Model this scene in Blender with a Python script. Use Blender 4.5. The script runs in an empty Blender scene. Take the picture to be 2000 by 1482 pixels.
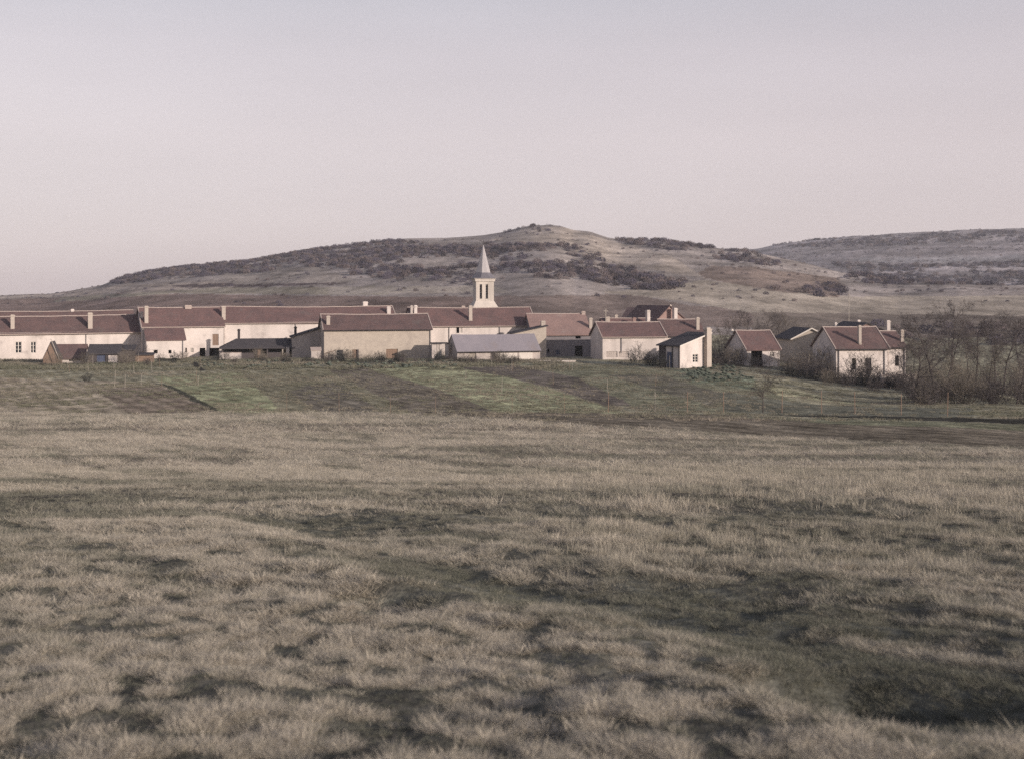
import bpy, math, random
import numpy as np
from mathutils import Vector, Matrix

# ------------------------------------------------------------------ camera, sky, sun, exposure
F, CX, HY, EYE = 2300.0, 1000.0, 575.0, 12.0      # focal length / horizon measured on a 2000 px wide picture
scene = bpy.context.scene
COL = scene.collection
cam = bpy.data.cameras.new("camera")
cam_ob = bpy.data.objects.new("camera", cam)
COL.objects.link(cam_ob)
cam_ob.location = (0, 0, EYE)
cam_ob.rotation_euler = (math.radians(90), 0, 0)
cam.sensor_width = 36.0
cam.lens = 36.0 * F / 2000.0
cam.shift_y = -(741.0 - HY) / 2000.0
cam.clip_start, cam.clip_end = 0.1, 20000
cam.dof.use_dof = True
cam.dof.focus_distance = 120
cam.dof.aperture_fstop = 3.4
scene.camera = cam_ob

SUN = Vector((1.4, -1.05, 0.43)).normalized()      # towards the sun
SUN_EL = math.asin(SUN.z)
SUN_AZ = math.atan2(SUN.x, SUN.y)
world = bpy.data.worlds.new("World")
scene.world = world
world.use_nodes = True
wn, wl = world.node_tree.nodes, world.node_tree.links
wn.clear()
w_out = wn.new("ShaderNodeOutputWorld")
w_bg = wn.new("ShaderNodeBackground")
w_sky = wn.new("ShaderNodeTexSky")
w_sky.sky_type = 'NISHITA'
w_sky.sun_disc = False
w_sky.sun_elevation = SUN_EL
w_sky.sun_rotation = SUN_AZ
w_sky.air_density, w_sky.dust_density, w_sky.ozone_density = 1.0, 2.0, 1.0
w_hsv = wn.new("ShaderNodeHueSaturation")
w_hsv.inputs['Saturation'].default_value = 0.30
w_hsv.inputs['Value'].default_value = 2.6
w_mul = wn.new("ShaderNodeMix"); w_mul.data_type = 'RGBA'; w_mul.blend_type = 'MULTIPLY'
w_mul.inputs['Factor'].default_value = 1.0
w_geo = wn.new("ShaderNodeNewGeometry")
w_sep = wn.new("ShaderNodeSeparateXYZ")
w_ramp = wn.new("ShaderNodeValToRGB")
w_map = wn.new("ShaderNodeMapRange")
w_map.inputs['From Min'].default_value = 0.0
w_map.inputs['From Max'].default_value = -1.0
SKY_STOPS = [(0.0, (6.9, 5.75, 5.75)), (0.13, (6.75, 5.7, 5.85)), (0.20, (6.0, 5.25, 5.6)), (0.245, (5.1, 4.75, 5.25)), (0.30, (4.0, 3.9, 4.8)), (0.42, (2.1, 2.35, 3.7)), (1.0, (1.3, 1.6, 2.8))]
cr = w_ramp.color_ramp
while len(cr.elements) < len(SKY_STOPS):
    cr.elements.new(0.5)
for e, (p, c) in zip(cr.elements, SKY_STOPS):
    e.position = p
    e.color = (*c, 1)
w_mul.blend_type = 'MIX'
w_mul.inputs['Factor'].default_value = 0.78            # hazy winter air over the clear-sky model
wl.new(w_geo.outputs['Incoming'], w_sep.inputs[0])
wl.new(w_sep.outputs['Z'], w_map.inputs['Value'])
wl.new(w_map.outputs[0], w_ramp.inputs[0])
wl.new(w_sky.outputs[0], w_hsv.inputs['Color'])
wl.new(w_hsv.outputs[0], w_mul.inputs[6])
wl.new(w_ramp.outputs[0], w_mul.inputs[7])
w_cn = wn.new("ShaderNodeTexNoise"); w_cn.inputs['Scale'].default_value = 3.0; w_cn.inputs['Detail'].default_value = 5
w_cm = wn.new("ShaderNodeMapping"); w_cm.inputs['Scale'].default_value = (1.0, 1.0, 5.0)
w_cr = wn.new("ShaderNodeMapRange"); w_cr.inputs['From Min'].default_value = 0.3; w_cr.inputs['From Max'].default_value = 0.7
w_cr.inputs['To Min'].default_value = 0.965; w_cr.inputs['To Max'].default_value = 1.03
w_cs = wn.new("ShaderNodeVectorMath"); w_cs.operation = 'SCALE'
wl.new(w_geo.outputs['Incoming'], w_cm.inputs[0]); wl.new(w_cm.outputs[0], w_cn.inputs[0]); wl.new(w_cn.outputs[0], w_cr.inputs[0])
wl.new(w_mul.outputs[2], w_cs.inputs[0]); wl.new(w_cr.outputs[0], w_cs.inputs['Scale'])
wl.new(w_cs.outputs[0], w_bg.inputs['Color'])
w_bg.inputs['Strength'].default_value = 0.10
wl.new(w_bg.outputs[0], w_out.inputs[0])

sun = bpy.data.lights.new("sun", 'SUN')
sun.energy = 4.8
sun.angle = math.radians(0.5)
sun.color = (1.0, 0.88, 0.79)
sun_ob = bpy.data.objects.new("sun", sun)
COL.objects.link(sun_ob)
sun_ob.rotation_euler = (-SUN).to_track_quat('-Z', 'Y').to_euler()
sun_ob.location = (60, -60, 60)

scene.view_settings.view_transform = 'Standard'
scene.view_settings.look = 'None'
scene.view_settings.exposure = 0.0
scene.view_settings.gamma = 1.0
scene.render.engine = 'CYCLES'
scene.cycles.use_denoising = False
scene.cycles.max_bounces = 5
scene.cycles.diffuse_bounces = 3
scene.cycles.transparent_max_bounces = 8
scene.cycles.volume_bounces = 0

rng = np.random.default_rng(7)
random.seed(7)

# ------------------------------------------------------------------ helpers
def px(u, v, d):
    return Vector(((u - CX) / F * d, d, EYE + (HY - v) / F * d))

def _hash(ix, iy, seed):
    h = (ix.astype(np.int64) * 374761393 + iy.astype(np.int64) * 668265263 + seed * 1274126177) & 0xFFFFFFFF
    h = ((h ^ (h >> 13)) * 1274126177) & 0xFFFFFFFF
    h = h ^ (h >> 16)
    return (h & 0xFFFF) / 65535.0

def vnoise(x, y, seed=0):
    x = np.asarray(x, float); y = np.asarray(y, float)
    ix, iy = np.floor(x), np.floor(y)
    fx, fy = x - ix, y - iy
    fx = fx * fx * (3 - 2 * fx); fy = fy * fy * (3 - 2 * fy)
    a, b = _hash(ix, iy, seed), _hash(ix + 1, iy, seed)
    c, d = _hash(ix, iy + 1, seed), _hash(ix + 1, iy + 1, seed)
    return (a + (b - a) * fx) * (1 - fy) + (c + (d - c) * fx) * fy - 0.5

def fbm(x, y, seed=0, octv=4):
    s, a, f = 0, 1.0, 1.0
    for k in range(octv):
        s = s + a * vnoise(x * f, y * f, seed + k * 17)
        a *= 0.5; f *= 2.03
    return s

def sstep(a, b, x):
    t = np.clip((x - a) / (b - a), 0, 1)
    return t * t * (3 - 2 * t)

def in_poly(u, v, poly):
    u = np.asarray(u); v = np.asarray(v)
    r = np.zeros(u.shape, bool)
    n = len(poly)
    for i in range(n):
        x0, y0 = poly[i]; x1, y1 = poly[(i + 1) % n]
        if y0 == y1:
            continue
        c = ((y0 > v) != (y1 > v)) & (u < (x1 - x0) * (v - y0) / (y1 - y0) + x0)
        r ^= c
    return r

# ------------------------------------------------------------------ terrain height
_pd = [-60, -20, 0, 3.9, 5.8, 10.5, 17, 33, 52, 95, 130, 172, 195, 240, 300, 20000]
_pb = [-1.5, 0.3, 1.18, 1.54, 1.83, 2.40, 3.14, 4.66, 6.2, 9.4, 10.25, 10.6, 10.95, 11.4, 11.4, 11.4]
_dd = np.concatenate([np.arange(-60, 60, 0.1), np.arange(60, 420, 0.5)])
_bb = np.interp(_dd, _pd, _pb)
def _smooth(y, x, w):
    o = y.copy()
    for i, xx in enumerate(x):
        ww = max(0.5, w * abs(xx))
        m = np.abs(x - xx) < ww
        k = 1 - np.abs(x[m] - xx) / ww
        o[i] = (y[m] * k).sum() / k.sum()
    return o
_bb = _smooth(_bb, _dd, 0.16)
def below(d):
    return np.interp(d, _dd, _bb)

_vd = np.geomspace(2.5, 320, 900)
_vv = HY + F * below(_vd) / _vd
def dist_at(v):                                   # distance of the bare slope seen at picture row v
    return np.interp(v, _vv[::-1], _vd[::-1])

SKY1 = [(-3000, 640), (-600, 600), (0, 578), (100, 574), (200, 557), (215, 551), (250, 540), (300, 529), (350, 524), (400, 517), (500, 509), (550, 500), (600, 491),
        (650, 484), (700, 478), (750, 471), (800, 467), (900, 463), (940, 460), (980, 454), (1010, 446), (1040, 441), (1070, 440), (1095, 442), (1120, 450),
        (1150, 452), (1185, 464), (1210, 469), (1260, 470), (1290, 470), (1320, 475), (1400, 486), (1465, 491), (1560, 512), (1640, 532), (1750, 548), (1868, 553), (2200, 560), (5000, 575)]
SKY2 = [(-3000, 700), (1000, 600), (1300, 520), (1400, 497), (1465, 487), (1500, 480), (1600, 467), (1700, 459), (1800, 453), (1868, 449), (2000, 443), (2600, 430), (5000, 430)]
_ku = np.arange(-3000, 5000, 4.0)
def _curve(pts, k):
    y = np.interp(_ku, [p[0] for p in pts], [p[1] for p in pts])
    ker = np.hanning(k); ker /= ker.sum()
    return np.convolve(np.pad(y, k, mode='edge'), ker, 'same')[k:-k]
_s1, _s2 = _curve(SKY1, 7), _curve(SKY2, 15)
D_R2 = 1450.0

# banks and furrows of the near meadow: crest lines on the ground, (polyline, drop, width, recovery)
def gline(pts):
    o = []
    for u, v in pts:
        d = float(dist_at(v))
        o.append(((u - CX) / F * d, d))
    return o
BANKS = [
    (gline([(500, 1085), (700, 1130), (890, 1185), (1040, 1205)]), 0.10, 0.8, 1.6),
    (gline([(820, 1110), (1000, 1165), (1200, 1235), (1400, 1265), (1560, 1300)]), 0.12, 0.9, 1.7),
    (gline([(1230, 1275), (1450, 1300), (1650, 1345), (1950, 1415)]), 0.115, 0.7, 1.3),
    (gline([(330, 995), (430, 1030), (560, 1062), (720, 1090)]), 0.13, 0.8, 3.0),
    (gline([(560, 985), (800, 1003), (1000, 1022), (1130, 1030), (1500, 1018), (1950, 1030)]), 0.20, 0.8, 2.5),
    (gline([(1230, 1315), (1500, 1385), (1850, 1470)]), 0.24, 0.45, 1.2),
    (gline([(520, 1170), (640, 1200), (760, 1215)]), 0.16, 0.4, 1.2),
]
def bank_field(X, Y):
    """returns height offset and a hollow mask"""
    dz = np.zeros(X.shape); hm = np.zeros(X.shape)
    for line, drop, w, rec in BANKS:
        best = np.full(X.shape, 1e9); sgn = np.zeros(X.shape); endf = np.zeros(X.shape)
        n = len(line) - 1
        for i in range(n):
            (x0, y0), (x1, y1) = line[i], line[i + 1]
            dx, dy = x1 - x0, y1 - y0
            L2 = dx * dx + dy * dy
            t = np.clip(((X - x0) * dx + (Y - y0) * dy) / L2, 0, 1)
            qx, qy = X - (x0 + t * dx), Y - (y0 + t * dy)
            dist = np.hypot(qx, qy)
            side = dx * qy - dy * qx
            tt = (i + t) / n
            m = dist < best
            best = np.where(m, dist, best)
            sgn = np.where(m, np.sign(side), sgn)
            endf = np.where(m, tt, endf)
        flip = 1.0 if line[-1][0] > line[0][0] else -1.0
        s = best * sgn * flip                      # > 0 on the far side
        ends = sstep(0, 0.25, endf) * (1 - sstep(0.75, 1.0, endf) * 0.8)
        fall = sstep(0, w, s) * (1 - sstep(w, w + rec, s))
        crest = 0.35 * np.exp(-(np.minimum(s, 0) / 0.8) ** 2) * (s <= 0) + 0.35 * (1 - sstep(0, w, s)) * (s > 0)
        wob = 0.75 + 0.9 * vnoise(X * 1.1, Y * 1.1, 5)
        dz += drop * ends * (crest - fall) * wob
        hm = np.maximum(hm, ends * sstep(-0.2, w * 0.7, s + 0.5 * vnoise(X * 1.3, Y * 1.3, 6)) * (1 - sstep(w + rec * 0.35, w + rec * 0.8, s)))
    return dz, hm

def height(X, Y, detail=True):
    X = np.asarray(X, float); Y = np.asarray(Y, float)
    ds = np.maximum(Y, 1.0)
    u = CX + F * X / np.maximum(Y + 2.0, 2.0)
    u = np.clip(u, -2900, 4900)
    base = -below(np.minimum(Y, 400))
    right = sstep(1380, 1700, u) * sstep(85, 135, Y) * (1 - sstep(240, 330, Y))
    base = base - 1.35 * right
    # hills
    Dr = np.interp(u, [0, 1150, 1500, 1868, 4000], [820, 820, 700, 560, 560])
    zt = (HY - np.interp(u, _ku, _s1)) / F * Dr
    t = (Y - 285) / (Dr - 285)
    tc = np.clip(t, 0, 1)
    prof = tc * (0.78 + 0.52 * tc - 0.30 * tc ** 3)
    z1 = base + (zt - base) * prof
    z1 = np.where(Y > Dr, zt - np.minimum((Y - Dr) * 0.10, 60), z1)
    zt2 = (HY - np.interp(u, _ku, _s2)) / F * D_R2
    t2 = np.clip((Y - 700) / (D_R2 - 700), 0, 1)
    z2 = -18 + (zt2 + 18) * t2
    z2 = np.where(Y > D_R2, zt2 - (Y - D_R2) * 0.05, z2)
    z2 = np.where(Y < 700, -1e3, z2)
    z = np.where(Y > 600, np.maximum(z1, z2), z1)
    if detail:
        hill = sstep(380, 520, Y)
        far = 0.35 + 0.65 * sstep(0.0, 0.25, np.abs(t - 1))
        z = z + hill * far * (3.0 * fbm(X / 90, Y / 90, 3, 5) + 0.9 * fbm(X / 16, Y / 16, 4, 3))
        # near meadow
        near = 1 - sstep(60, 110, Y)
        z = z + near * (0.06 * fbm(X / 0.42, Y / 0.42, 12, 2) * (1 - sstep(14, 30, Y)) + 0.055 * fbm(X / 2.6, Y / 2.6, 11, 4) + 0.10 * sstep(6, 25, Y) * fbm(X / 6.0, Y / 9.0, 31, 3))
        m = (Y > 1) & (Y < 34)
        if m.any():
            dz, _ = bank_field(X[m], Y[m])
            z[m] += dz
        mid = sstep(60, 100, Y) * (1 - sstep(300, 420, Y))
        z = z + mid * (0.16 * fbm(X / 3.5, Y / 3.5, 21, 4) + 0.3 * fbm(X / 25, Y / 25, 22, 2))
    return z + EYE

def gz(x, y):
    return float(height(np.array([x]), np.array([y]))[0])

def ground_px(u, v):                               # point of the ground near picture position u, v
    d = np.geomspace(60, 300, 1500)
    X = (u - CX) / F * d
    z = height(X, d)
    vv = HY - F * (z - EYE) / d
    k = np.argmax(vv < v) if (vv < v).any() else len(d) - 1
    return Vector((X[k], d[k], z[k]))

# ------------------------------------------------------------------ materials
def new_mat(name):
    m = bpy.data.materials.new(name)
    m.use_nodes = True
    nt = m.node_tree
    b = nt.nodes["Principled BSDF"]
    b.inputs['Specular IOR Level'].default_value = 0.2
    return m, nt, b

def surf(name, c1, c2, rough=0.9, s1=0.6, s2=9.0, amt=0.5, bump=0.25, spec=0.15, stain=None, stretch=(1, 1, 1), streak=False):
    """mottled procedural surface: two colours mixed by a coarse and a fine noise, with a bump"""
    m, nt, b = new_mat(name)
    N, L = nt.nodes, nt.links
    tc = N.new("ShaderNodeTexCoord")
    mp = N.new("ShaderNodeMapping"); mp.inputs['Scale'].default_value = stretch
    L.new(tc.outputs['Object'], mp.inputs[0])
    oi = N.new("ShaderNodeObjectInfo")
    addv = N.new("ShaderNodeVectorMath"); addv.operation = 'MULTIPLY_ADD'
    cmb = N.new("ShaderNodeCombineXYZ")
    for i in range(3):
        L.new(oi.outputs['Random'], cmb.inputs[i])
    addv.inputs[1].default_value = (37, 53, 71)
    L.new(cmb.outputs[0], addv.inputs[0]); L.new(mp.outputs[0], addv.inputs[2])
    n1 = N.new("ShaderNodeTexNoise"); n1.inputs['Scale'].default_value = s1; n1.inputs['Detail'].default_value = 6
    n2 = N.new("ShaderNodeTexNoise"); n2.inputs['Scale'].default_value = s2; n2.inputs['Detail'].default_value = 4
    L.new(addv.outputs[0], n1.inputs[0]); L.new(addv.outputs[0], n2.inputs[0])
    mx = N.new("ShaderNodeMath"); mx.operation = 'MULTIPLY_ADD'
    mx.inputs[1].default_value = 0.5
    hl = N.new("ShaderNodeMath"); hl.operation = 'MULTIPLY'; hl.inputs[1].default_value = 0.5
    L.new(n1.outputs[0], hl.inputs[0])
    L.new(n2.outputs[0], mx.inputs[0]); L.new(hl.outputs[0], mx.inputs[2])
    mr = N.new("ShaderNodeMapRange")
    mr.inputs['From Min'].default_value = 0.5 - 0.5 * (1 - amt) - 0.02
    mr.inputs['From Max'].default_value = 0.5 + 0.5 * (1 - amt) + 0.02
    L.new(mx.outputs[0], mr.inputs[0])
    mix = N.new("ShaderNodeMix"); mix.data_type = 'RGBA'
    mix.inputs[6].default_value = (*c1, 1); mix.inputs[7].default_value = (*c2, 1)
    L.new(mr.outputs[0], mix.inputs['Factor'])
    col = mix.outputs[2]
    if stain:
        n3 = N.new("ShaderNodeTexNoise"); n3.inputs['Scale'].default_value = 0.35; n3.inputs['Detail'].default_value = 8
        n3.inputs['Roughness'].default_value = 0.7
        L.new(addv.outputs[0], n3.inputs[0])
        r3 = N.new("ShaderNodeMapRange"); r3.inputs['From Min'].default_value = 0.56; r3.inputs['From Max'].default_value = 0.68
        r3.inputs['To Max'].default_value = 0.7
        L.new(n3.outputs[0], r3.inputs[0])
        mix2 = N.new("ShaderNodeMix"); mix2.data_type = 'RGBA'
        mix2.inputs[7].default_value = (*stain, 1)
        L.new(r3.outputs[0], mix2.inputs['Factor']); L.new(col, mix2.inputs[6])
        col = mix2.outputs[2]
    if streak:
        mp2 = N.new("ShaderNodeMapping"); mp2.inputs['Scale'].default_value = (0.55, 0.55, 0.12)
        L.new(addv.outputs[0], mp2.inputs[0])
        n4 = N.new("ShaderNodeTexNoise"); n4.inputs['Scale'].default_value = 1.0; n4.inputs['Detail'].default_value = 6
        L.new(mp2.outputs[0], n4.inputs[0])
        r4 = N.new("ShaderNodeMapRange"); r4.inputs['From Min'].default_value = 0.42; r4.inputs['From Max'].default_value = 0.66
        r4.inputs['To Min'].default_value = 1.0; r4.inputs['To Max'].default_value = 0.80
        L.new(n4.outputs[0], r4.inputs[0])
        sc4 = N.new("ShaderNodeVectorMath"); sc4.operation = 'SCALE'
        L.new(col, sc4.inputs[0]); L.new(r4.outputs[0], sc4.inputs['Scale'])
        col = sc4.outputs[0]
    L.new(col, b.inputs['Base Color'])
    b.inputs['Roughness'].default_value = rough
    b.inputs['Specular IOR Level'].default_value = spec
    if bump:
        bp = N.new("ShaderNodeBump"); bp.inputs['Strength'].default_value = bump; bp.inputs['Distance'].default_value = 0.08
        L.new(mx.outputs[0], bp.inputs['Height']); L.new(bp.outputs[0], b.inputs['Normal'])
    return m

def roof_mat(name, c1, c2, c3):
    m = surf(name, c1, c2, rough=0.85, s1=0.45, s2=2.6, amt=0.70, bump=0.4, stain=c3)
    nt = m.node_tree; N, L = nt.nodes, nt.links
    b = N["Principled BSDF"]
    tc = N.new("ShaderNodeTexCoord")
    sp = N.new("ShaderNodeSeparateXYZ"); L.new(tc.outputs['Object'], sp.inputs[0])
    # tile courses running along the slope, each course a small step
    mu = N.new("ShaderNodeMath"); mu.operation = 'MULTIPLY'; mu.inputs[1].default_value = 3.2
    L.new(sp.outputs['Z'], mu.inputs[0])
    fr = N.new("ShaderNodeMath"); fr.operation = 'FRACT'; L.new(mu.outputs[0], fr.inputs[0])
    bp = N.new("ShaderNodeBump"); bp.inputs['Strength'].default_value = 0.35; bp.inputs['Distance'].default_value = 0.05
    L.new(fr.outputs[0], bp.inputs['Height'])
    old = b.inputs['Normal'].links[0].from_node
    L.new(bp.outputs[0], old.inputs['Normal'])
    return m

M = {}
M['plaster'] = surf('plaster', (0.66, 0.58, 0.53), (0.54, 0.475, 0.43), s1=0.4, s2=3, amt=0.62, streak=True, stain=(0.33, 0.285, 0.26))
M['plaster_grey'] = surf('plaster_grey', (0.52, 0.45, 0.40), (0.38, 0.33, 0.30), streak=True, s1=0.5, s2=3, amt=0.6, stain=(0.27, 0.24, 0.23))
M['stone'] = surf('stone', (0.47, 0.405, 0.335), (0.35, 0.30, 0.255), s1=0.9, s2=2.6, amt=0.66, bump=0.6, stain=(0.31, 0.265, 0.225))
M['stone_dark'] = surf('stone_dark', (0.24, 0.215, 0.22), (0.16, 0.145, 0.15), s1=0.8, s2=3.2, amt=0.6, bump=0.5, stain=(0.27, 0.24, 0.23))
M['church_stone'] = surf('church_stone', (0.60, 0.53, 0.46), (0.50, 0.44, 0.385), streak=True, s1=0.6, s2=3, amt=0.5, bump=0.3)
M['slate'] = surf('slate', (0.40, 0.365, 0.355), (0.32, 0.295, 0.295), s1=1.0, s2=6, amt=0.55, rough=0.6, spec=0.4)
M['slate_dark'] = surf('slate_dark', (0.17, 0.155, 0.165), (0.12, 0.113, 0.128), s1=1.0, s2=6, amt=0.55, rough=0.6, spec=0.3)
M['tile'] = roof_mat('tile', (0.185, 0.110, 0.099), (0.105, 0.073, 0.070), (0.13, 0.105, 0.098))
M['tile_old'] = roof_mat('tile_old', (0.165, 0.103, 0.092), (0.092, 0.067, 0.065), (0.135, 0.112, 0.10))
M['tile_pink'] = roof_mat('tile_pink', (0.31, 0.205, 0.175), (0.21, 0.145, 0.13), (0.29, 0.23, 0.20))
M['tar'] = surf('tar', (0.075, 0.066, 0.066), (0.05, 0.046, 0.05), s1=0.7, s2=5, amt=0.6, rough=0.9)
M['sheet'] = surf('sheet', (0.30, 0.265, 0.275), (0.22, 0.20, 0.215), s1=0.6, s2=4, amt=0.55, rough=0.75, spec=0.25, stain=(0.24, 0.20, 0.19), stretch=(1, 0.4, 0.4))
M['brick'] = surf('brick', (0.46, 0.40, 0.34), (0.36, 0.30, 0.26), s1=1.2, s2=7, amt=0.6, bump=0.4)
M['mortar'] = surf('mortar', (0.42, 0.345, 0.30), (0.33, 0.265, 0.235), s1=1.5, s2=8, amt=0.6)
M['wood_dark'] = surf('wood_dark', (0.095, 0.08, 0.078), (0.06, 0.052, 0.054), s1=1.2, s2=7, amt=0.6, stretch=(3, 3, 0.4))
M['wood_brown'] = surf('wood_brown', (0.26, 0.18, 0.13), (0.19, 0.13, 0.10), s1=1.2, s2=7, amt=0.6, stretch=(3, 3, 0.4))
M['wood_pale'] = surf('wood_pale', (0.42, 0.37, 0.31), (0.32, 0.28, 0.24), s1=1.2, s2=7, amt=0.6, stretch=(3, 3, 0.4))
M['blue_door'] = surf('blue_door', (0.10, 0.115, 0.17), (0.075, 0.085, 0.13), s1=1.2, s2=7, amt=0.6)
M['iron'] = surf('iron', (0.06, 0.05, 0.05), (0.035, 0.032, 0.034), s1=2, s2=9, amt=0.6, rough=0.6)
M['zinc'] = surf('zinc', (0.22, 0.20, 0.20), (0.16, 0.148, 0.15), s1=2, s2=9, amt=0.6, rough=0.55, spec=0.4)
M['white_paint'] = surf('white_paint', (0.66, 0.60, 0.53), (0.55, 0.49, 0.44), s1=2, s2=9, amt=0.6)
M['bark'] = surf('bark', (0.085, 0.068, 0.06), (0.05, 0.042, 0.04), s1=2, s2=10, amt=0.6)
M['twig'] = surf('twig', (0.115, 0.096, 0.088), (0.072, 0.062, 0.060), s1=0.8, s2=3, amt=0.6, bump=0)
M['twig_pale'] = surf('twig_pale', (0.19, 0.16, 0.125), (0.12, 0.104, 0.088), s1=0.8, s2=3, amt=0.6, bump=0)
M['hedge'] = surf('hedge', (0.05, 0.05, 0.042), (0.03, 0.03, 0.03), s1=0.8, s2=3, amt=0.6, bump=0)
M['cabbage'] = surf('cabbage', (0.165, 0.185, 0.15), (0.11, 0.13, 0.11), s1=2, s2=8, amt=0.6, bump=0)
mg, ntg, bg = new_mat('glass')
bg.inputs['Base Color'].default_value = (0.02, 0.022, 0.026, 1)
bg.inputs['Roughness'].default_value = 0.12
bg.inputs['Specular IOR Level'].default_value = 0.5
M['glass'] = mg

# ground material: the crop / soil colour of every place, painted shade included, is a point attribute, broken up by procedural noise
def ground_material():
    m, nt, b = new_mat('ground_soil')
    N, L = nt.nodes, nt.links
    at = N.new("ShaderNodeAttribute"); at.attribute_name = 'albedo'
    tc = N.new("ShaderNodeTexCoord")
    out = at.outputs['Color']
    prev = None
    for sc, lo, hi in ((0.5, 0.72, 1.28), (3.0, 0.62, 1.38), (14.0, 0.7, 1.3)):
        n = N.new("ShaderNodeTexNoise"); n.inputs['Scale'].default_value = sc; n.inputs['Detail'].default_value = 5
        L.new(tc.outputs['Object'], n.inputs[0])
        r = N.new("ShaderNodeMapRange"); r.inputs['From Min'].default_value = 0.3; r.inputs['From Max'].default_value = 0.7
        r.inputs['To Min'].default_value = lo; r.inputs['To Max'].default_value = hi
        L.new(n.outputs[0], r.inputs[0])
        vm = N.new("ShaderNodeVectorMath"); vm.operation = 'SCALE'
        L.new(out, vm.inputs[0]); L.new(r.outputs[0], vm.inputs['Scale'])
        out = vm.outputs[0]
        prev = n
    L.new(out, b.inputs['Base Color'])
    b.inputs['Roughness'].default_value = 1.0
    b.inputs['Specular IOR Level'].default_value = 0.0
    n = N.new("ShaderNodeTexNoise"); n.inputs['Scale'].default_value = 2.2; n.inputs['Detail'].default_value = 7; n.inputs['Roughness'].default_value = 0.65
    L.new(tc.outputs['Object'], n.inputs[0])
    bp = N.new("ShaderNodeBump"); bp.inputs['Strength'].default_value = 0.55; bp.inputs['Distance'].default_value = 0.3
    L.new(n.outputs[0], bp.inputs['Height']); L.new(bp.outputs[0], b.inputs['Normal'])
    return m
M['ground'] = ground_material()

# ------------------------------------------------------------------ ground sheet
L1 = [(-3000, 790), (0, 800), (240, 810), (440, 808), (700, 808), (880, 813), (1000, 824), (1250, 838), (1500, 850), (1868, 868), (2100, 878), (5000, 960)]
FIELDS = [  # (polygon on the picture, albedo): garden strips and shade painted on them, then the fields and slopes behind the village
    ([(-100, 735), (300, 745), (440, 808), (240, 812), (-100, 802)], (0.370, 0.297, 0.239)),
    ([(190, 765), (300, 750), (430, 806), (250, 808)], (0.240, 0.186, 0.156)),
    ([(300, 735), (470, 728), (560, 812), (430, 808)], (0.305, 0.29, 0.195)),
    ([(470, 728), (640, 722), (820, 812), (560, 812)], (0.234, 0.204, 0.156)),
    ([(300, 746), (322, 748), (432, 803), (424, 807)], (0.085, 0.078, 0.066)),
    ([(372, 708), (384, 706), (402, 722), (392, 726)], (0.060, 0.052, 0.048)),
    ([(560, 765), (650, 745), (760, 810), (640, 812)], (0.185, 0.155, 0.135)),
    ([(640, 722), (740, 722), (930, 785), (1040, 838), (820, 815)], (0.185, 0.151, 0.130)),
    ([(700, 716), (900, 712), (1060, 755), (1200, 798), (1290, 835), (1040, 832), (930, 785), (790, 740)], (0.335, 0.315, 0.215)),
    ([(900, 718), (1010, 714), (1130, 738), (1260, 790), (1180, 790), (1060, 752)], (0.166, 0.135, 0.124)),
    ([(1010, 712), (1300, 712), (1560, 770), (1560, 806), (1260, 804), (1130, 738)], (0.216, 0.198, 0.150)),
    ([(1180, 730), (1300, 735), (1440, 775), (1380, 790)], (0.179, 0.155, 0.130)),
    ([(1300, 712), (1470, 735), (1480, 755), (1340, 745)], (0.204, 0.210, 0.162)),
    ([(1400, 765), (1900, 790), (1900, 815), (1420, 806)], (0.173, 0.160, 0.135)),  # grass in shadow, its shade painted into the ground colour
    ([(1480, 745), (1700, 760), (1720, 772), (1520, 762)], (0.362, 0.326, 0.232)),
    ([(820, 812), (1000, 804), (1279, 806), (1500, 812), (1900, 830), (2100, 838), (2100, 880), (1868, 868), (1500, 850), (1250, 838), (1000, 824)], (0.191, 0.155, 0.130)),
    ([(1380, 811), (1500, 814), (1868, 824), (2100, 832), (2100, 842), (1700, 830)], (0.210, 0.195, 0.145)),
    ([(1480, 808), (1620, 809), (1868, 815), (2100, 822), (2100, 829), (1868, 823), (1620, 814)], (0.060, 0.054, 0.050)),  # shadow line of a bank, painted as a dark strip
]
HILLS = [
    ([(-50, 570), (240, 556), (460, 552), (460, 562), (120, 586), (-50, 590)], (0.36, 0.30, 0.25)),
    ([(-50, 588), (300, 574), (760, 580), (1000, 578), (1000, 620), (-50, 620)], (0.21, 0.155, 0.13)),
    ([(120, 582), (420, 562), (760, 560), (760, 576), (330, 574), (100, 592)], (0.27, 0.235, 0.18)),
    ([(330, 557), (460, 554), (700, 553), (640, 558), (350, 562)], (0.11, 0.085, 0.08)),
    ([(640, 562), (960, 558), (1000, 572), (640, 574)], (0.33, 0.285, 0.235)),
    ([(980, 578), (1240, 576), (1340, 596), (1560, 614), (1560, 640), (980, 640)], (0.205, 0.16, 0.135)),
    ([(1300, 556), (1380, 548), (1560, 570), (1640, 580), (2200, 575), (2200, 622), (1480, 614), (1330, 588), (1180, 572)], (0.37, 0.315, 0.25)),
    ([(1390, 520), (1470, 522), (1640, 545), (1640, 580), (1520, 570), (1350, 540)], (0.22, 0.17, 0.14)),
    ([(1470, 610), (2200, 620), (2200, 680), (1470, 660)], (0.20, 0.165, 0.135)),
    ([(950, 470), (1050, 443), (1110, 445), (1190, 470), (1310, 500), (1380, 545), (1290, 530), (1150, 505), (1100, 480)], (0.38, 0.32, 0.265)),
    ([(420, 535), (620, 522), (700, 552), (460, 556)], (0.31, 0.265, 0.225)),
    ([(1640, 505), (2200, 495), (2200, 510), (1700, 515)], (0.30, 0.27, 0.24)),
]
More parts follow.
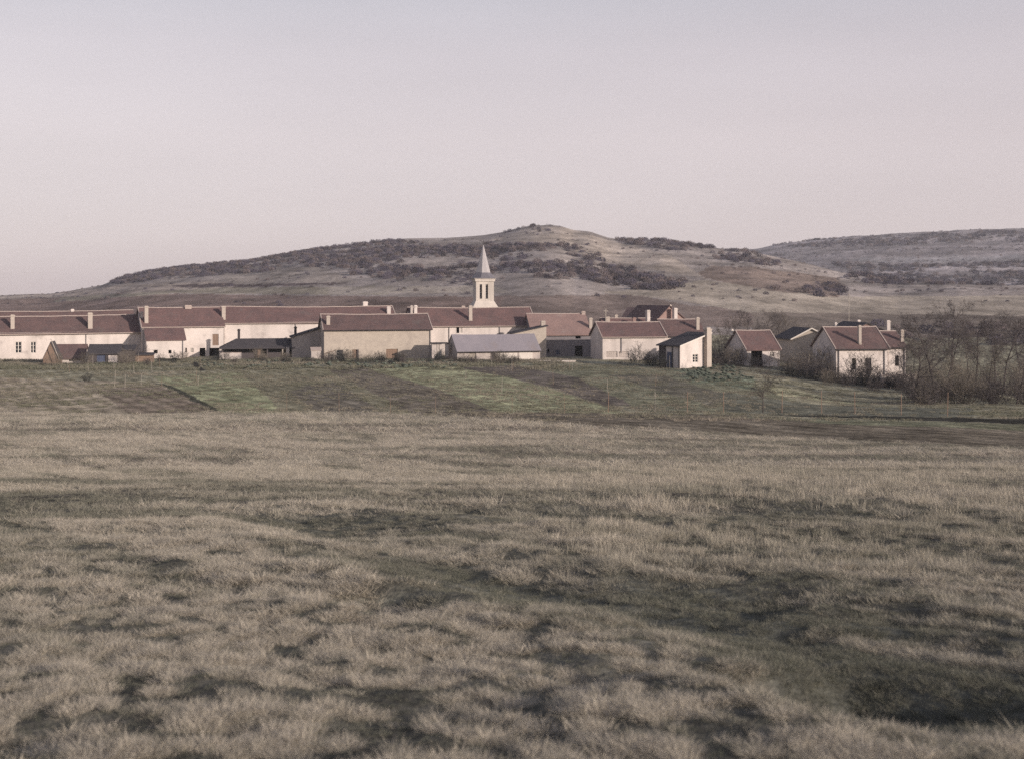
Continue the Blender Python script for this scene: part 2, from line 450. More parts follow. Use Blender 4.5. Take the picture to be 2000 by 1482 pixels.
def ground_sheet():
    uu = np.concatenate([np.linspace(-2600, -120, 70, endpoint=False), np.arange(-120, 2120, 3.2), np.linspace(2120, 4600, 70)])
    dl = [-7.0]
    while dl[-1] < 2.5:
        dl.append(dl[-1] + 0.25)
    while dl[-1] < 1750:
        d = dl[-1]
        dl.append(d + max(0.035, 0.0085 * d * (1 if d < 900 else 1.5)))
    dd = np.array(dl)
    U, D = np.meshgrid(uu, dd)
    fan = np.where(D < 40, 8.0 * (1 - sstep(5, 40, D)), 0.0)
    X = (U - CX) / F * (D + fan)
    Z = height(X.ravel(), D.ravel()).reshape(X.shape)
    nr, nc = X.shape
    co = np.stack([X, D, Z], -1).reshape(-1, 3)
    i = np.arange(nr - 1)[:, None] * nc + np.arange(nc - 1)[None, :]
    q = np.stack([i, i + 1, i + nc + 1, i + nc], -1).reshape(-1, 4)
    me = bpy.data.meshes.new('ground')
    me.vertices.add(len(co)); me.vertices.foreach_set('co', co.ravel())
    me.loops.add(q.size); me.loops.foreach_set('vertex_index', q.ravel().astype(np.int32))
    me.polygons.add(len(q)); me.polygons.foreach_set('loop_start', np.arange(0, q.size, 4, dtype=np.int32))
    me.update(calc_edges=True)
    me.polygons.foreach_set('use_smooth', np.ones(len(q), bool))
    # crop and soil colour of every place, and the shade painted in with FIELDS
    x, y, z = co[:, 0], co[:, 1], co[:, 2]
    ys = np.maximum(y, 1.0)
    u = CX + F * x / ys; v = HY - F * (z - EYE) / ys
    jl = 2.5 * fbm(x / 6, y / 6, 41, 3)
    jf = fbm(x / 1.1, y / 2.2, 42, 2)
    vb = HY + F * below(np.minimum(y, 300)) / ys          # bare slope row, free of small relief
    col = np.tile(np.array([0.25, 0.205, 0.165]), (len(co), 1))
    hill = y > 300
    col[hill] = (0.30, 0.258, 0.228)
    n1 = fbm(x / 60, y / 60, 51, 4)[:, None]
    col[hill] *= (1 + 0.45 * n1[hill])
    for poly, c in HILLS:
        m = hill & in_poly(u + jl * 2, v + jl, poly)
        col[m] = np.array(c) * (1 + 0.25 * n1[m])
    n2 = fbm(x / 22, y / 30, 52, 3)[:, None]; n3 = fbm(x / 6, y / 9, 53, 2)[:, None]
    ter = vnoise((z + 0.015 * x) / 1.1, x / 160, 54)[:, None]
    steep = sstep(430, 520, y)[:, None]
    col[hill] *= np.clip(1 + 0.5 * n2 + 0.45 * n3 + 0.45 * ter * steep, 0.4, 1.7)[hill]
    hill2 = y > 880
    rows = np.sin(y / 17.0 + 0.9 * np.sin(x / 90))[:, None]
    col[hill2] *= (1 + 0.16 * rows[hill2]) * np.array([0.88, 0.90, 0.98])
    gard = (y > 35) & (y <= 300) & (vb < np.interp(u, [p[0] for p in L1], [p[1] for p in L1]))
    col[gard] = (0.28, 0.245, 0.19)
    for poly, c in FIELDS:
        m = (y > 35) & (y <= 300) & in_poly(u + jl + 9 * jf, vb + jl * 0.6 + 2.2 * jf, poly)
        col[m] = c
    col[gard] *= np.array([0.97, 1.02, 0.92])
    # planting rows in the strips
    r2 = np.sin((x * 0.83 + y * 0.40) * 4.2 + 2 * fbm(x / 9, y / 9, 62, 2))[:, None] * 0.20
    r3 = fbm(x / 1.6, y / 5.0, 61, 3)[:, None] * 0.6
    col[gard] *= (1 + r2 + r3)[gard]
    mead = (~gard) & (~hill)
    r4 = fbm(x / 9.0, y / 3.0, 71, 4)[:, None]
    col[mead] *= (1 + 0.5 * r4[mead])
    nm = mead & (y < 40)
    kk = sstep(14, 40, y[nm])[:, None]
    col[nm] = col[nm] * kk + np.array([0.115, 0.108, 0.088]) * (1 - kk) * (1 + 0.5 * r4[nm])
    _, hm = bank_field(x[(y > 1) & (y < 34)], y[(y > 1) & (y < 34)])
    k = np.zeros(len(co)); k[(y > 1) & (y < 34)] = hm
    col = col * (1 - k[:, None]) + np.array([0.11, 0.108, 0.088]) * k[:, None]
    col = np.clip(col, 0.02, 0.6)
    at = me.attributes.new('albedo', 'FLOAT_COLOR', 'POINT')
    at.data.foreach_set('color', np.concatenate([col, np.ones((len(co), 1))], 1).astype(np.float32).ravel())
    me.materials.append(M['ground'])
    ob = bpy.data.objects.new('ground', me)
    COL.objects.link(ob)
    ob['kind'] = 'structure'
    ob['label'] = 'sloping meadow, garden strips and hillsides'
    return ob
ground_sheet()

# ------------------------------------------------------------------ mesh collector and object helpers
class MB:
    def __init__(s):
        s.v, s.f = [], []
    def add(s, vs, fs):
        o = len(s.v)
        s.v += [tuple(p) for p in vs]
        s.f += [tuple(i + o for i in f) for f in fs]
        return s
    def box(s, x0, x1, y0, y1, z0, z1):
        return s.add([(x0, y0, z0), (x1, y0, z0), (x1, y1, z0), (x0, y1, z0), (x0, y0, z1), (x1, y0, z1), (x1, y1, z1), (x0, y1, z1)],
                     [(0, 3, 2, 1), (4, 5, 6, 7), (0, 1, 5, 4), (1, 2, 6, 5), (2, 3, 7, 6), (3, 0, 4, 7)])
    def extrude(s, poly, fn0, fn1, caps=None):
        n = len(poly)
        a = [fn0(p) for p in poly]; b = [fn1(p) for p in poly]
        fs = [(i, (i + 1) % n, n + (i + 1) % n, n + i) for i in range(n)]
        for c in (caps or [tuple(range(n))]):
            fs.append(tuple(reversed(c))); fs.append(tuple(n + i for i in c))
        return s.add(a + b, fs)
    def tube(s, p0, p1, r0, r1, k=6):
        p0, p1 = Vector(p0), Vector(p1)
        d = (p1 - p0).normalized()
        a = d.orthogonal().normalized(); b = d.cross(a)
        vs = []
        for p, r in ((p0, r0), (p1, r1)):
            for i in range(k):
                t = 2 * math.pi * i / k
                vs.append(p + a * (r * math.cos(t)) + b * (r * math.sin(t)))
        fs = [(i, (i + 1) % k, k + (i + 1) % k, k + i) for i in range(k)]
        fs += [tuple(reversed(range(k))), tuple(range(k, 2 * k))]
        return s.add(vs, fs)
    def mesh(s, name, m):
        import bmesh
        me = bpy.data.meshes.new(name)
        me.from_pydata(s.v, [], s.f)
        bm = bmesh.new(); bm.from_mesh(me)
        bmesh.ops.recalc_face_normals(bm, faces=bm.faces)
        bm.to_mesh(me); bm.free()
        me.materials.append(m)
        return me
    def build(s, name, m, parent=None):
        o = bpy.data.objects.new(name, s.mesh(name, m))
        COL.objects.link(o)
        if parent is not None:
            o.parent = parent
        return o

def tag(o, label, cat, group=None):
    o['label'] = label; o['category'] = cat
    if group:
        o['group'] = group
    return o

def empty(name, loc, rz, label, cat, group=None):
    o = bpy.data.objects.new(name, None)
    o.empty_display_size = 0.5
    COL.objects.link(o)
    o.location = loc; o.rotation_euler = (0, 0, rz)
    return tag(o, label, cat, group)

# ------------------------------------------------------------------ houses
class House:
    """u0/u1: where the front wall starts and ends across the picture, d: distance of its left corner, yaw: how far it recedes to the right"""
    def __init__(s, name, label, cat, u0, u1, d, yaw, group=None):
        s.d, s.yaw = d, math.radians(yaw)
        s.c, s.s = math.cos(s.yaw), math.sin(s.yaw)
        s.x0 = (u0 - CX) / F * d
        s.L = s.lx(u1)
        corners = [s.wp(a, b) for a in (0, s.L) for b in (0, 6)]
        s.zb = min(gz(x, y) for x, y in corners)
        s.root = empty(name, (s.x0, d, s.zb), s.yaw, label, cat, group)
    def wp(s, x, y):
        return s.x0 + x * s.c - y * s.s, s.d + x * s.s + y * s.c
    def lx(s, u, y=0.0):
        k = (u - CX) / F
        X0, D0 = s.x0 - y * s.s, s.d + y * s.c
        return (k * D0 - X0) / (s.c - k * s.s)
    def lz(s, v, x=0.0, y=0.0):
        return EYE + (HY - v) / F * (s.d + x * s.s + y * s.c) - s.zb
    def part(s, name, mb, m, parent=None):
        return mb.build(name, M[m], parent or s.root)

    def front(s, mb, top, openings, reveal=0.28):
        """front wall with real openings; top(x) gives its height"""
        xs = sorted(set([0.0, s.L] + [o[0] for o in openings] + [o[1] for o in openings]))
        zs0 = sorted(set([-0.6] + [o[2] for o in openings] + [o[3] for o in openings]))
        for a, b in zip(xs[:-1], xs[1:]):
            zs = [z for z in zs0]
            for c, e in zip(zs, zs[1:] + [None]):
                mxm, = [(a + b) / 2]
                if e is not None:
                    mz = (c + e) / 2
                    if any(o[0] <= mxm <= o[1] and o[2] <= mz <= o[3] for o in openings):
                        continue
                    mb.add([(a, 0, c), (b, 0, c), (b, 0, e), (a, 0, e)], [(0, 1, 2, 3)])
                else:
                    mb.add([(a, 0, c), (b, 0, c), (b, 0, top(b)), (a, 0, top(a))], [(0, 1, 2, 3)])
        for x0, x1, z0, z1 in [o[:4] for o in openings]:
            r = reveal
            mb.add([(x0, 0, z0), (x1, 0, z0), (x1, 0, z1), (x0, 0, z1), (x0, r, z0), (x1, r, z0), (x1, r, z1), (x0, r, z1)],
                   [(0, 1, 5, 4), (1, 2, 6, 5), (2, 3, 7, 6), (3, 0, 4, 7)])
    def fit(s, ops):
        out = []
        for o in ops:
            u0, u1, v0, v1 = o[:4]
            x0, x1 = s.lx(u0), s.lx(u1)
            xm = (x0 + x1) / 2
            out.append((x0, x1, s.lz(v1, xm), s.lz(v0, xm)) + tuple(o[4:]))
        return out
    def fill(s, ops):
        for o in ops:
            x0, x1, z0, z1, kind = o[:5]
            if kind == 'window':
                fr = MB(); t = 0.07
                fr.box(x0, x0 + t, 0.10, 0.17, z0, z1); fr.box(x1 - t, x1, 0.10, 0.17, z0, z1)
                fr.box(x0 + t, x1 - t, 0.10, 0.17, z0, z0 + t); fr.box(x0 + t, x1 - t, 0.10, 0.17, z1 - t, z1)
                xm = (x0 + x1) / 2
                fr.box(xm - 0.06, xm + 0.06, 0.095, 0.165, z0 + t, z1 - t)
                for k in (1, 2):
                    zz = z0 + (z1 - z0) * k / 3
                    fr.box(x0 + t, xm - 0.06, 0.105, 0.16, zz - 0.025, zz + 0.025)
                    fr.box(xm + 0.06, x1 - t, 0.105, 0.16, zz - 0.025, zz + 0.025)
                w = s.part('window', fr, 'white_paint')
                s.part('pane', MB().box(x0 + t, x1 - t, 0.125, 0.14, z0 + t, z1 - t), 'glass', w)
            elif kind in ('door', 'shutter'):
                m = o[5]
                db = MB()
                n = max(2, int((x1 - x0) / 0.28))
                for k in range(n):
                    a = x0 + (x1 - x0) * k / n; b = x0 + (x1 - x0) * (k + 1) / n
                    db.box(a + 0.01, b - 0.01, 0.14 + 0.008 * (k % 2), 0.2, z0, z1)
                for zz in (z0 + (z1 - z0) * 0.2, z0 + (z1 - z0) * 0.8):
                    db.box(x0 + 0.03, x1 - 0.03, 0.11, 0.15, zz - 0.07, zz + 0.07)
                s.part(kind, db, m)
    def chimney(s, roof, u0, u1, v0, y, zbase, m='brick', dy=None):
        """a stack at picture columns u0..u1, top at v0, standing at depth y of the house"""
        x0, x1 = s.lx(u0, y), s.lx(u1, y)
        w = (x1 - x0); dy = dy or max(0.5, w * 0.8)
        z1 = s.lz(v0, (x0 + x1) / 2, y)
        mb = MB()
        mb.box(x0 + 0.05, x1 - 0.05, y - dy / 2, y + dy / 2, zbase, z1 - 0.28)
        mb.box(x0 - 0.03, x1 + 0.03, y - dy / 2 - 0.08, y + dy / 2 + 0.08, z1 - 0.28, z1 - 0.14)
        mb.box(x0 + 0.08, x1 - 0.08, y - dy / 2 + 0.03, y + dy / 2 - 0.03, z1 - 0.14, z1)
        return s.part('chimney', mb, m, roof)
    def drain(s, u, v0, v1=None, m='zinc'):
        x = s.lx(u); z1 = s.lz(v0, x); z0 = 0.0 if v1 is None else s.lz(v1, x)
        s.part('drainpipe', MB().tube((x, -0.10, z0), (x, -0.10, z1), 0.07, 0.07, 8), m)

def side_gable(name, label, cat, u0, u1, d, yaw, ve, vr, W, wall='plaster', roof='tile', ops=(), ov=0.35, vov=0.22, th=0.2,
               ridge=True, verge=(), gutter=None, group=None, rear=None):
    """house whose ridge runs along its front; ve/vr: picture rows of eave and ridge at its left end"""
    h = House(name, label, cat, u0, u1, d, yaw, group)
    h.W = W
    ze = h.lz(ve); zr = h.lz(vr, 0, W / 2)
    h.ze, h.zr = ze, zr
    tn = (zr - ze) / (W / 2)
    h.tn = tn
    ops = h.fit(ops)
    L = h.L
    top = ze - 0.02
    mb = MB()
    h.front(mb, lambda x: top, ops)
    g = [(0, -0.6), (W, -0.6), (W, top), (W / 2, zr - 0.1), (0, top)]
    n = len(g)
    mb.add([(0, y, z) for y, z in g], [tuple(range(n))])
    mb.add([(L, y, z) for y, z in g], [tuple(range(n))])
    mb.add([(0, W, -0.6), (L, W, -0.6), (L, W, top), (0, W, top)], [(0, 1, 2, 3)])
    h.part('wall', mb, wall)
    h.fill(ops)
    o = ov
    prof = [(-o, ze - o * tn + 0.04), (W / 2, zr + 0.04), (W + o, ze - o * tn + 0.04), (W + o, ze - o * tn + 0.04 - th), (W / 2, zr + 0.04 - th), (-o, ze - o * tn + 0.04 - th)]
    ph = random.uniform(0, 60)
    def sag(x):
        t = min(max(x / L, 0), 1)
        return -0.006 * L * math.sin(math.pi * t) + 0.05 * float(vnoise(x / 1.7 + ph, 0.0, 3))
    h.sag = sag
    rb = MB()
    ns = max(2, int(L / 1.2)); npf = len(prof)
    for i in range(ns + 1):
        x = -vov + (L + 2 * vov) * i / ns
        for j, (yy, zz) in enumerate(prof):
            k_ = 1.0 if j in (1, 4) else 0.35
            rb.v.append((x, yy, zz + sag(x) * k_))
    for i in range(ns):
        for j in range(npf):
            a_, b_ = i * npf + j, i * npf + (j + 1) % npf
            rb.f.append((a_, b_, b_ + npf, a_ + npf))
    for o_ in (0, ns * npf):
        rb.f += [(o_, o_ + 1, o_ + 4, o_ + 5), (o_ + 1, o_ + 2, o_ + 3, o_ + 4)]
    r = h.part('roof', rb, roof)
    h.roof = r
    if ridge:
        rc = MB()
        k = max(3, int((L + 2 * vov) / 0.45))
        for i in range(k):
            a = -vov + (L + 2 * vov) * i / k; b = -vov + (L + 2 * vov) * (i + 1) / k
            j = 0.012 * (i % 2); sg = sag((a + b) / 2)
            rc.extrude([(-0.17, zr - 0.03), (-0.09, zr + 0.10 + j), (0.09, zr + 0.10 + j), (0.17, zr - 0.03)],
                       lambda p: (a, W / 2 + p[0], p[1] + sg), lambda p: (b - 0.012, W / 2 + p[0], p[1] + sg))
        h.part('ridge_cap', rc, 'mortar', r)
    for side in verge:
        vb = MB()
        xa = -vov - 0.06 if side == 'near' else L + vov - 0.10
        pr = [(-o, ze - o * tn + 0.04), (W / 2, zr + 0.04), (W + o, ze - o * tn + 0.04)]
        for (ya, za), (yb, zb_) in zip(pr[:-1], pr[1:]):
            vb.extrude([(ya, za + 0.004), (yb, zb_ + 0.004), (yb, zb_ + 0.09), (ya, za + 0.09)], lambda p: (xa, p[0], p[1]), lambda p: (xa + 0.16, p[0], p[1]))
        h.part('verge', vb, 'mortar', r)
    if gutter:
        gb = MB()
        yo, zo = -o - 0.09, ze - o * tn - 0.08
        gb.extrude([(-0.09, 0.08), (-0.07, -0.04), (0.0, -0.09), (0.07, -0.04), (0.085, 0.08)], lambda p: (-vov, yo + p[0], zo + p[1]), lambda p: (L + vov, yo + p[0], zo + p[1]))
        h.part('gutter', gb, gutter, r)
    return h

def roof_z(h, y):
    return h.ze + (y if y < h.W / 2 else h.W - y) * h.tn

def chim(h, u0, u1, v0, y, m='brick'):
    return h.chimney(h.roof, u0, u1, v0, y, roof_z(h, y) - 0.25, m)

def front_profile(name, label, cat, u0, u1, d, yaw, prof_px, depth, wall='plaster', roof='tile', ops=(), ov=0.3, th=0.16, verge=False, group=None, open_front=False):
    """building whose gable (any roof profile, given as picture points left to right along the wall top) faces the camera"""
    h = House(name, label, cat, u0, u1, d, yaw, group)
    P = [(h.lx(u), h.lz(v, h.lx(u))) for u, v in prof_px]
    P[0] = (0.0, P[0][1]); P[-1] = (h.L, P[-1][1])
    h.P = P; h.depth = depth
    def top(x):
        return float(np.interp(x, [p[0] for p in P], [p[1] for p in P])) - 0.03
    ops = h.fit(ops)
    mb = MB()
    mids = [(p[0], p[0], 1e3, 1e3) for p in P[1:-1]]
    # split the front at the profile's own corners
    xs = sorted(set([0.0, h.L] + [o[0] for o in ops] + [o[1] for o in ops] + [p[0] for p in P]))
    zs = sorted(set([-0.6] + [o[2] for o in ops] + [o[3] for o in ops]))
    for a, b in zip(xs[:-1], xs[1:]):
        m_ = (a + b) / 2
        for c, e in zip(zs, zs[1:] + [None]):
            if e is None:
                mb.add([(a, 0, c), (b, 0, c), (b, 0, top(b)), (a, 0, top(a))], [(0, 1, 2, 3)])
            elif not any(o[0] <= m_ <= o[1] and o[2] <= (c + e) / 2 <= o[3] for o in ops):
                mb.add([(a, 0, c), (b, 0, c), (b, 0, e), (a, 0, e)], [(0, 1, 2, 3)])
    for x0, x1, z0, z1 in [o[:4] for o in ops]:
        r = 0.28
        mb.add([(x0, 0, z0), (x1, 0, z0), (x1, 0, z1), (x0, 0, z1), (x0, r, z0), (x1, r, z0), (x1, r, z1), (x0, r, z1)],
               [(0, 1, 5, 4), (1, 2, 6, 5), (2, 3, 7, 6), (3, 0, 4, 7)])
    mb.add([(0, 0, -0.6), (0, depth, -0.6), (0, depth, top(0)), (0, 0, top(0))], [(0, 1, 2, 3)])
    mb.add([(h.L, 0, -0.6), (h.L, depth, -0.6), (h.L, depth, top(h.L)), (h.L, 0, top(h.L))], [(0, 1, 2, 3)])
    bk = [(0, depth, -0.6), (h.L, depth, -0.6)] + [(x, depth, z - 0.03) for x, z in reversed(P)]
    mb.add(bk, [tuple(range(len(bk)))])
    h.part('wall', mb, wall)
    h.fill(ops)
    # roof slab following the profile with eaves overhanging both ends
    Q = list(P)
    dx, dz = Q[1][0] - Q[0][0], Q[1][1] - Q[0][1]
    Q[0] = (Q[0][0] - ov, Q[0][1] - ov * dz / dx)
    dx, dz = Q[-1][0] - Q[-2][0], Q[-1][1] - Q[-2][1]
    Q[-1] = (Q[-1][0] + ov, Q[-1][1] + ov * dz / dx)
    n = len(Q)
    poly = [(x, z + 0.05) for x, z in Q] + [(x, z + 0.05 - th) for x, z in reversed(Q)]
    caps = [(i, i + 1, 2 * n - 2 - i, 2 * n - 1 - i) for i in range(n - 1)]
    rb = MB().extrude(poly, lambda p: (p[0], -ov, p[1]), lambda p: (p[0], depth + ov, p[1]), caps=caps)
    h.roof = h.part('roof', rb, roof)
    if verge:
        vb = MB()
        for (xa, za), (xb, zb_) in zip(Q[:-1], Q[1:]):
            vb.extrude([(xa, za - 0.13), (xb, zb_ - 0.13), (xb, zb_ + 0.09), (xa, za + 0.09)], lambda p: (p[0], -ov - 0.05, p[1]), lambda p: (p[0], -ov - 0.003, p[1]))
        h.part('verge_board', vb, 'white_paint', h.roof)
    return h

# ---- the long white row on the left
h = side_gable('farmhouse', 'long white farmhouse at the far left end of the row', 'house',
               -190, 277, 189.5, 25, 653, 618, 9.5, roof='tile_old', gutter='mortar', ops=[(30, 42, 668, 690, 'window'), (60, 70, 668, 690, 'window')])
chim(h, 171, 181, 611, 1.2); chim(h, 20, 29, 615, 1.4)
h.drain(168, 650)
h = side_gable('farmhouse', 'white farmhouse with two dark stable openings and one brown shutter, behind the tiled lean-to', 'house',
               278, 437, 203, 24, 636.8, 601, 9.6, roof='tile', gutter='mortar', verge=('near',),
               ops=[(390, 401, 680, 702, 'dark'), (409, 428, 680, 702, 'dark'), (415, 427, 653, 675, 'shutter', 'wood_brown'), (361, 365, 680, 689, 'dark'), (372, 378, 680, 689, 'window')])
chim(h, 281.5, 290, 598, 0.9); chim(h, 360, 374, 596.5, 4.7, 'mortar'); chim(h, 274, 280, 609, 2.2, 'plaster')
h = side_gable('farmhouse', 'longest white farmhouse, standing behind the tarred open shed', 'house',
               438, 775, 210, 19, 629.5, 599, 9.6, roof='tile', gutter='mortar', verge=('far',))
chim(h, 432.5, 441, 598, 0.9); chim(h, 708, 718, 589.5, 5.2, 'plaster'); chim(h, 755, 763, 599, 2.5, 'plaster')
h.drain(577, 632)
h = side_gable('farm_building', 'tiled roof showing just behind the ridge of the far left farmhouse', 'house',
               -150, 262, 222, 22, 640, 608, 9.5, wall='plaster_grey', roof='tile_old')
chim(h, 138, 145, 604, 4.7, 'plaster')

# lean-to in front of the second farmhouse
def leanto(name, label, cat, u0, u1, d, yaw, ve, vt, depth, wall, roof, ops=(), ov=0.3, group=None):
    """shed with one roof slope falling towards the camera"""
    h = House(name, label, cat, u0, u1, d, yaw, group)
    ze = h.lz(ve); zt = h.lz(vt, 0, depth)
    ops = h.fit(ops); L = h.L
    mb = MB()
    h.front(mb, lambda x: ze - 0.02, ops)
    g = [(0, -0.6), (depth, -0.6), (depth, zt - 0.03), (0, ze - 0.02)]
    for x in (0, L):
        mb.add([(x, y, z) for y, z in g], [(0, 1, 2, 3)])
    mb.add([(0, depth, -0.6), (L, depth, -0.6), (L, depth, zt - 0.03), (0, depth, zt - 0.03)], [(0, 1, 2, 3)])
    h.part('wall', mb, wall)
    h.fill(ops)
    tn = (zt - ze) / depth
    pr = [(-ov, ze - ov * tn + 0.05), (depth + 0.02, zt + 0.05), (depth + 0.02, zt - 0.10), (-ov, ze - ov * tn - 0.10)]
    h.roof = h.part('roof', MB().extrude(pr, lambda p: (-0.15, p[0], p[1]), lambda p: (L + 0.15, p[0], p[1])), roof)
    h.ze, h.tn, h.W = ze, tn, 2 * depth
    return h
h = leanto('lean_to', 'small white lean-to with red tiled roof and two tiny windows, against the farmhouse', 'shed',
           286, 362, 199, 22, 663.5, 642, 3.6, 'plaster', 'tile', ops=[(300, 308, 684, 691, 'dark'), (329, 335, 684, 691, 'dark')])
h.drain(357, 664)

# ---- the front house and its annexes
h = side_gable('stone_house', 'large rough stone house in the middle with unpainted wall and brown cart door', 'house',
               633, 842, 195, 14, 643, 614, 9.4, wall='stone', roof='tile_old', gutter='iron', verge=('near', 'far'),
               ops=[(657, 669, 684, 701, 'window'), (688, 700, 683, 704, 'door', 'wood_brown'), (754, 777, 682, 704, 'door', 'wood_brown')])
chim(h, 637, 645, 617, 1.5)
# open leaf beside the window and door
for u0, u1, v0, v1, nm, mm in ((664, 669.5, 684, 701, 'shutter', 'wood_dark'), (697.5, 700.5, 683, 704, 'shutter', 'wood_dark')):
    x0, x1 = h.lx(u0), h.lx(u1)
    h.part(nm, MB().box(x0, x1, -0.10, -0.04, h.lz(v1, x0), h.lz(v0, x0)), mm)
h.drain(840, 644)
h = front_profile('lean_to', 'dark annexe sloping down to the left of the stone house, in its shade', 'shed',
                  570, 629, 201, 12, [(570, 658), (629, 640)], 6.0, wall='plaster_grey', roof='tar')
h.chimney(h.roof, 574, 580, 638, 2.0, h.lz(660, 0.5, 2.0), 'iron')
h = side_gable('outhouse', 'tiny pale outhouse at the left corner of the stone house', 'outhouse',
               608, 627, 193.5, 14, 684, 678.5, 2.0, wall='plaster_grey', roof='mortar', ov=0.12, vov=0.1, th=0.1, ridge=False)

# leaning pole by the window of the stone house
a, b = px(636, 691, 193.6), px(657, 683.5, 194.6)
o = MB().tube(a, b, 0.07, 0.05, 6).build('pole', M['wood_brown'])
tag(o, 'thin wooden pole slanting beside the window of the stone house', 'pole')

# ---- house behind, to the right of the front house
h = side_gable('farmhouse', 'white farmhouse below the church tower with one tall chimney mid-roof', 'house',
               806, 1046, 209.5, 14, 635.5, 601, 9.6, roof='tile', verge=('far',), gutter='mortar',
               ops=[(891.5, 897, 640.5, 651, 'dark'), (899, 903, 640.5, 651, 'window')])
chim(h, 915, 922.5, 597, 1.4); chim(h, 801, 806.5, 597, 3.0, 'plaster_grey'); chim(h, 808, 815, 596.5, 3.0, 'plaster'); chim(h, 901, 908, 597.5, 5.2, 'mortar')
h.drain(877, 637); h.drain(975.5, 636)
h = front_profile('lean_to', 'narrow annexe with dark roof falling left, at the right end of the farmhouse', 'shed',
                  1003, 1067, 204.5, 12, [(1003, 651), (1067, 637)], 3.6, wall='stone', roof='tar')
h.chimney(h.roof, 1056, 1065, 627, 2.0, h.lz(642, h.L * 0.9, 2.0), 'brick')

# ---- church
def church():
    d, u = 246.0, 944.0
    base = gz((u - CX) / F * d, d)
    root = empty('church', ((u - CX) / F * d, d, base), math.radians(12), 'church with square white belfry and slender slate spire rising over the roofs', 'church')
    Z = lambda v: EYE + (HY - v) / F * d - base
    sc = d / F
    w = 17.6 * sc                                   # half width of the belfry
    zt, zb = Z(545), Z(604)
    mb = MB()
    # belfry walls, with two lancets through the front and the right side
    def face(rot, lancets):
        R = Matrix.Rotation(rot, 4, 'Z')
        xs = [-w, w]; lan = [(-0.62 * w * 0.70 - 0.24, -0.62 * w * 0.70 + 0.24), (0.62 * w * 0.45 - 0.24, 0.62 * w * 0.45 + 0.24)] if lancets else []
        lan = [(-0.46 * w - 0.26, -0.46 * w + 0.26), (0.20 * w - 0.26 + 0.02, 0.20 * w + 0.28)] if lancets else []
        z0, z1 = Z(584), Z(556)
        cuts = sorted([-w, w] + [c for l in lan for c in l])
        for a, b in zip(cuts[:-1], cuts[1:]):
            hole = any(abs((a + b) / 2 - (l[0] + l[1]) / 2) < 1e-4 for l in lan)
            segs = [(zb, z0), (z1, zt)] if hole else [(zb, zt)]
            if not lan:
                segs = [(zb, zt)]
            for c, e in segs:
                mb.add([R @ Vector(p) for p in ((a, -w, c), (b, -w, c), (b, -w, e), (a, -w, e))], [(0, 1, 2, 3)])
            if hole:
                r = 0.45
                mb.add([R @ Vector(p) for p in ((a, -w, z0), (b, -w, z0), (b, -w, z1), (a, -w, z1), (a, -w + r, z0), (b, -w + r, z0), (b, -w + r, z1), (a, -w + r, z1))],
                       [(0, 1, 5, 4), (1, 2, 6, 5), (2, 3, 7, 6), (3, 0, 4, 7)])
    face(0, True); face(math.pi / 2, True); face(math.pi, False); face(-math.pi / 2, False)
    mb.add([(-w, -w, zt), (w, -w, zt), (w, w, zt), (-w, w, zt)], [(0, 1, 2, 3)])
    mb.build('belfry', M['church_stone'], root)
    # lower stage, battered outwards, down to the ground
    lo = MB()
    b0, b1 = w + 0.12, w + 0.75
    zc = Z(588)
    zd = Z(600)
    lo.add([(-b1, -b1, -0.5), (b1, -b1, -0.5), (b1, b1, -0.5), (-b1, b1, -0.5), (-b1, -b1, zd), (b1, -b1, zd), (b1, b1, zd), (-b1, b1, zd),
            (-b0 + 0.12 - 0.02, -b0 + 0.1, zc), (b0 - 0.1, -b0 + 0.1, zc), (b0 - 0.1, b0 - 0.1, zc), (-b0 + 0.1, b0 - 0.1, zc)],
           [(0, 1, 5, 4), (1, 2, 6, 5), (2, 3, 7, 6), (3, 0, 4, 7), (4, 5, 9, 8), (5, 6, 10, 9), (6, 7, 11, 10), (7, 4, 8, 11)])
    lo.build('tower_base', M['church_stone'], root)
    co = MB()
    co.box(-w - 0.22, w + 0.22, -w - 0.22, w + 0.22, zt - 0.55, zt - 0.1)
    co.box(-w - 0.36, w + 0.36, -w - 0.36, w + 0.36, zt - 0.1, zt + 0.16)
    co.build('cornice', M['church_stone'], root)
    for side in (0, 1):
        R = Matrix.Rotation(side * math.pi / 2, 4, 'Z')
        for cx in (-0.46 * w, 0.20 * w + 0.02):
            lv = MB()
            for k in range(6):
                z = Z(584) + (Z(556) - Z(584)) * (k + 0.3) / 6
                lv.add([R @ Vector(p) for p in ((cx - 0.26, -w + 0.36, z), (cx + 0.26, -w + 0.36, z), (cx + 0.26, -w + 0.6, z + 0.3), (cx - 0.26, -w + 0.6, z + 0.3),
                                               (cx - 0.26, -w + 0.36, z + 0.05), (cx + 0.26, -w + 0.36, z + 0.05), (cx + 0.26, -w + 0.6, z + 0.35), (cx - 0.26, -w + 0.6, z + 0.35))],
                       [(0, 1, 2, 3), (4, 5, 6, 7), (0, 1, 5, 4), (2, 3, 7, 6)])
            lv.build('louvre', M['slate_dark'], root)
    # slate skirt (square, steep flare) and octagonal spire
    sk = MB()
    s0, s1 = w + 0.45, 14.0 * sc
    za, zb2 = zt + 0.16, Z(533)
    oc = [(s1 * math.cos(math.pi / 8 + k * math.pi / 4), s1 * math.sin(math.pi / 8 + k * math.pi / 4)) for k in range(8)]
    sq = [(s0, s0 * 0.42), (s0 * 0.42, s0), (-s0 * 0.42, s0), (-s0, s0 * 0.42), (-s0, -s0 * 0.42), (-s0 * 0.42, -s0), (s0 * 0.42, -s0), (s0, -s0 * 0.42)]
    cn = [(s0, s0), (-s0, s0), (-s0, -s0), (s0, -s0)]
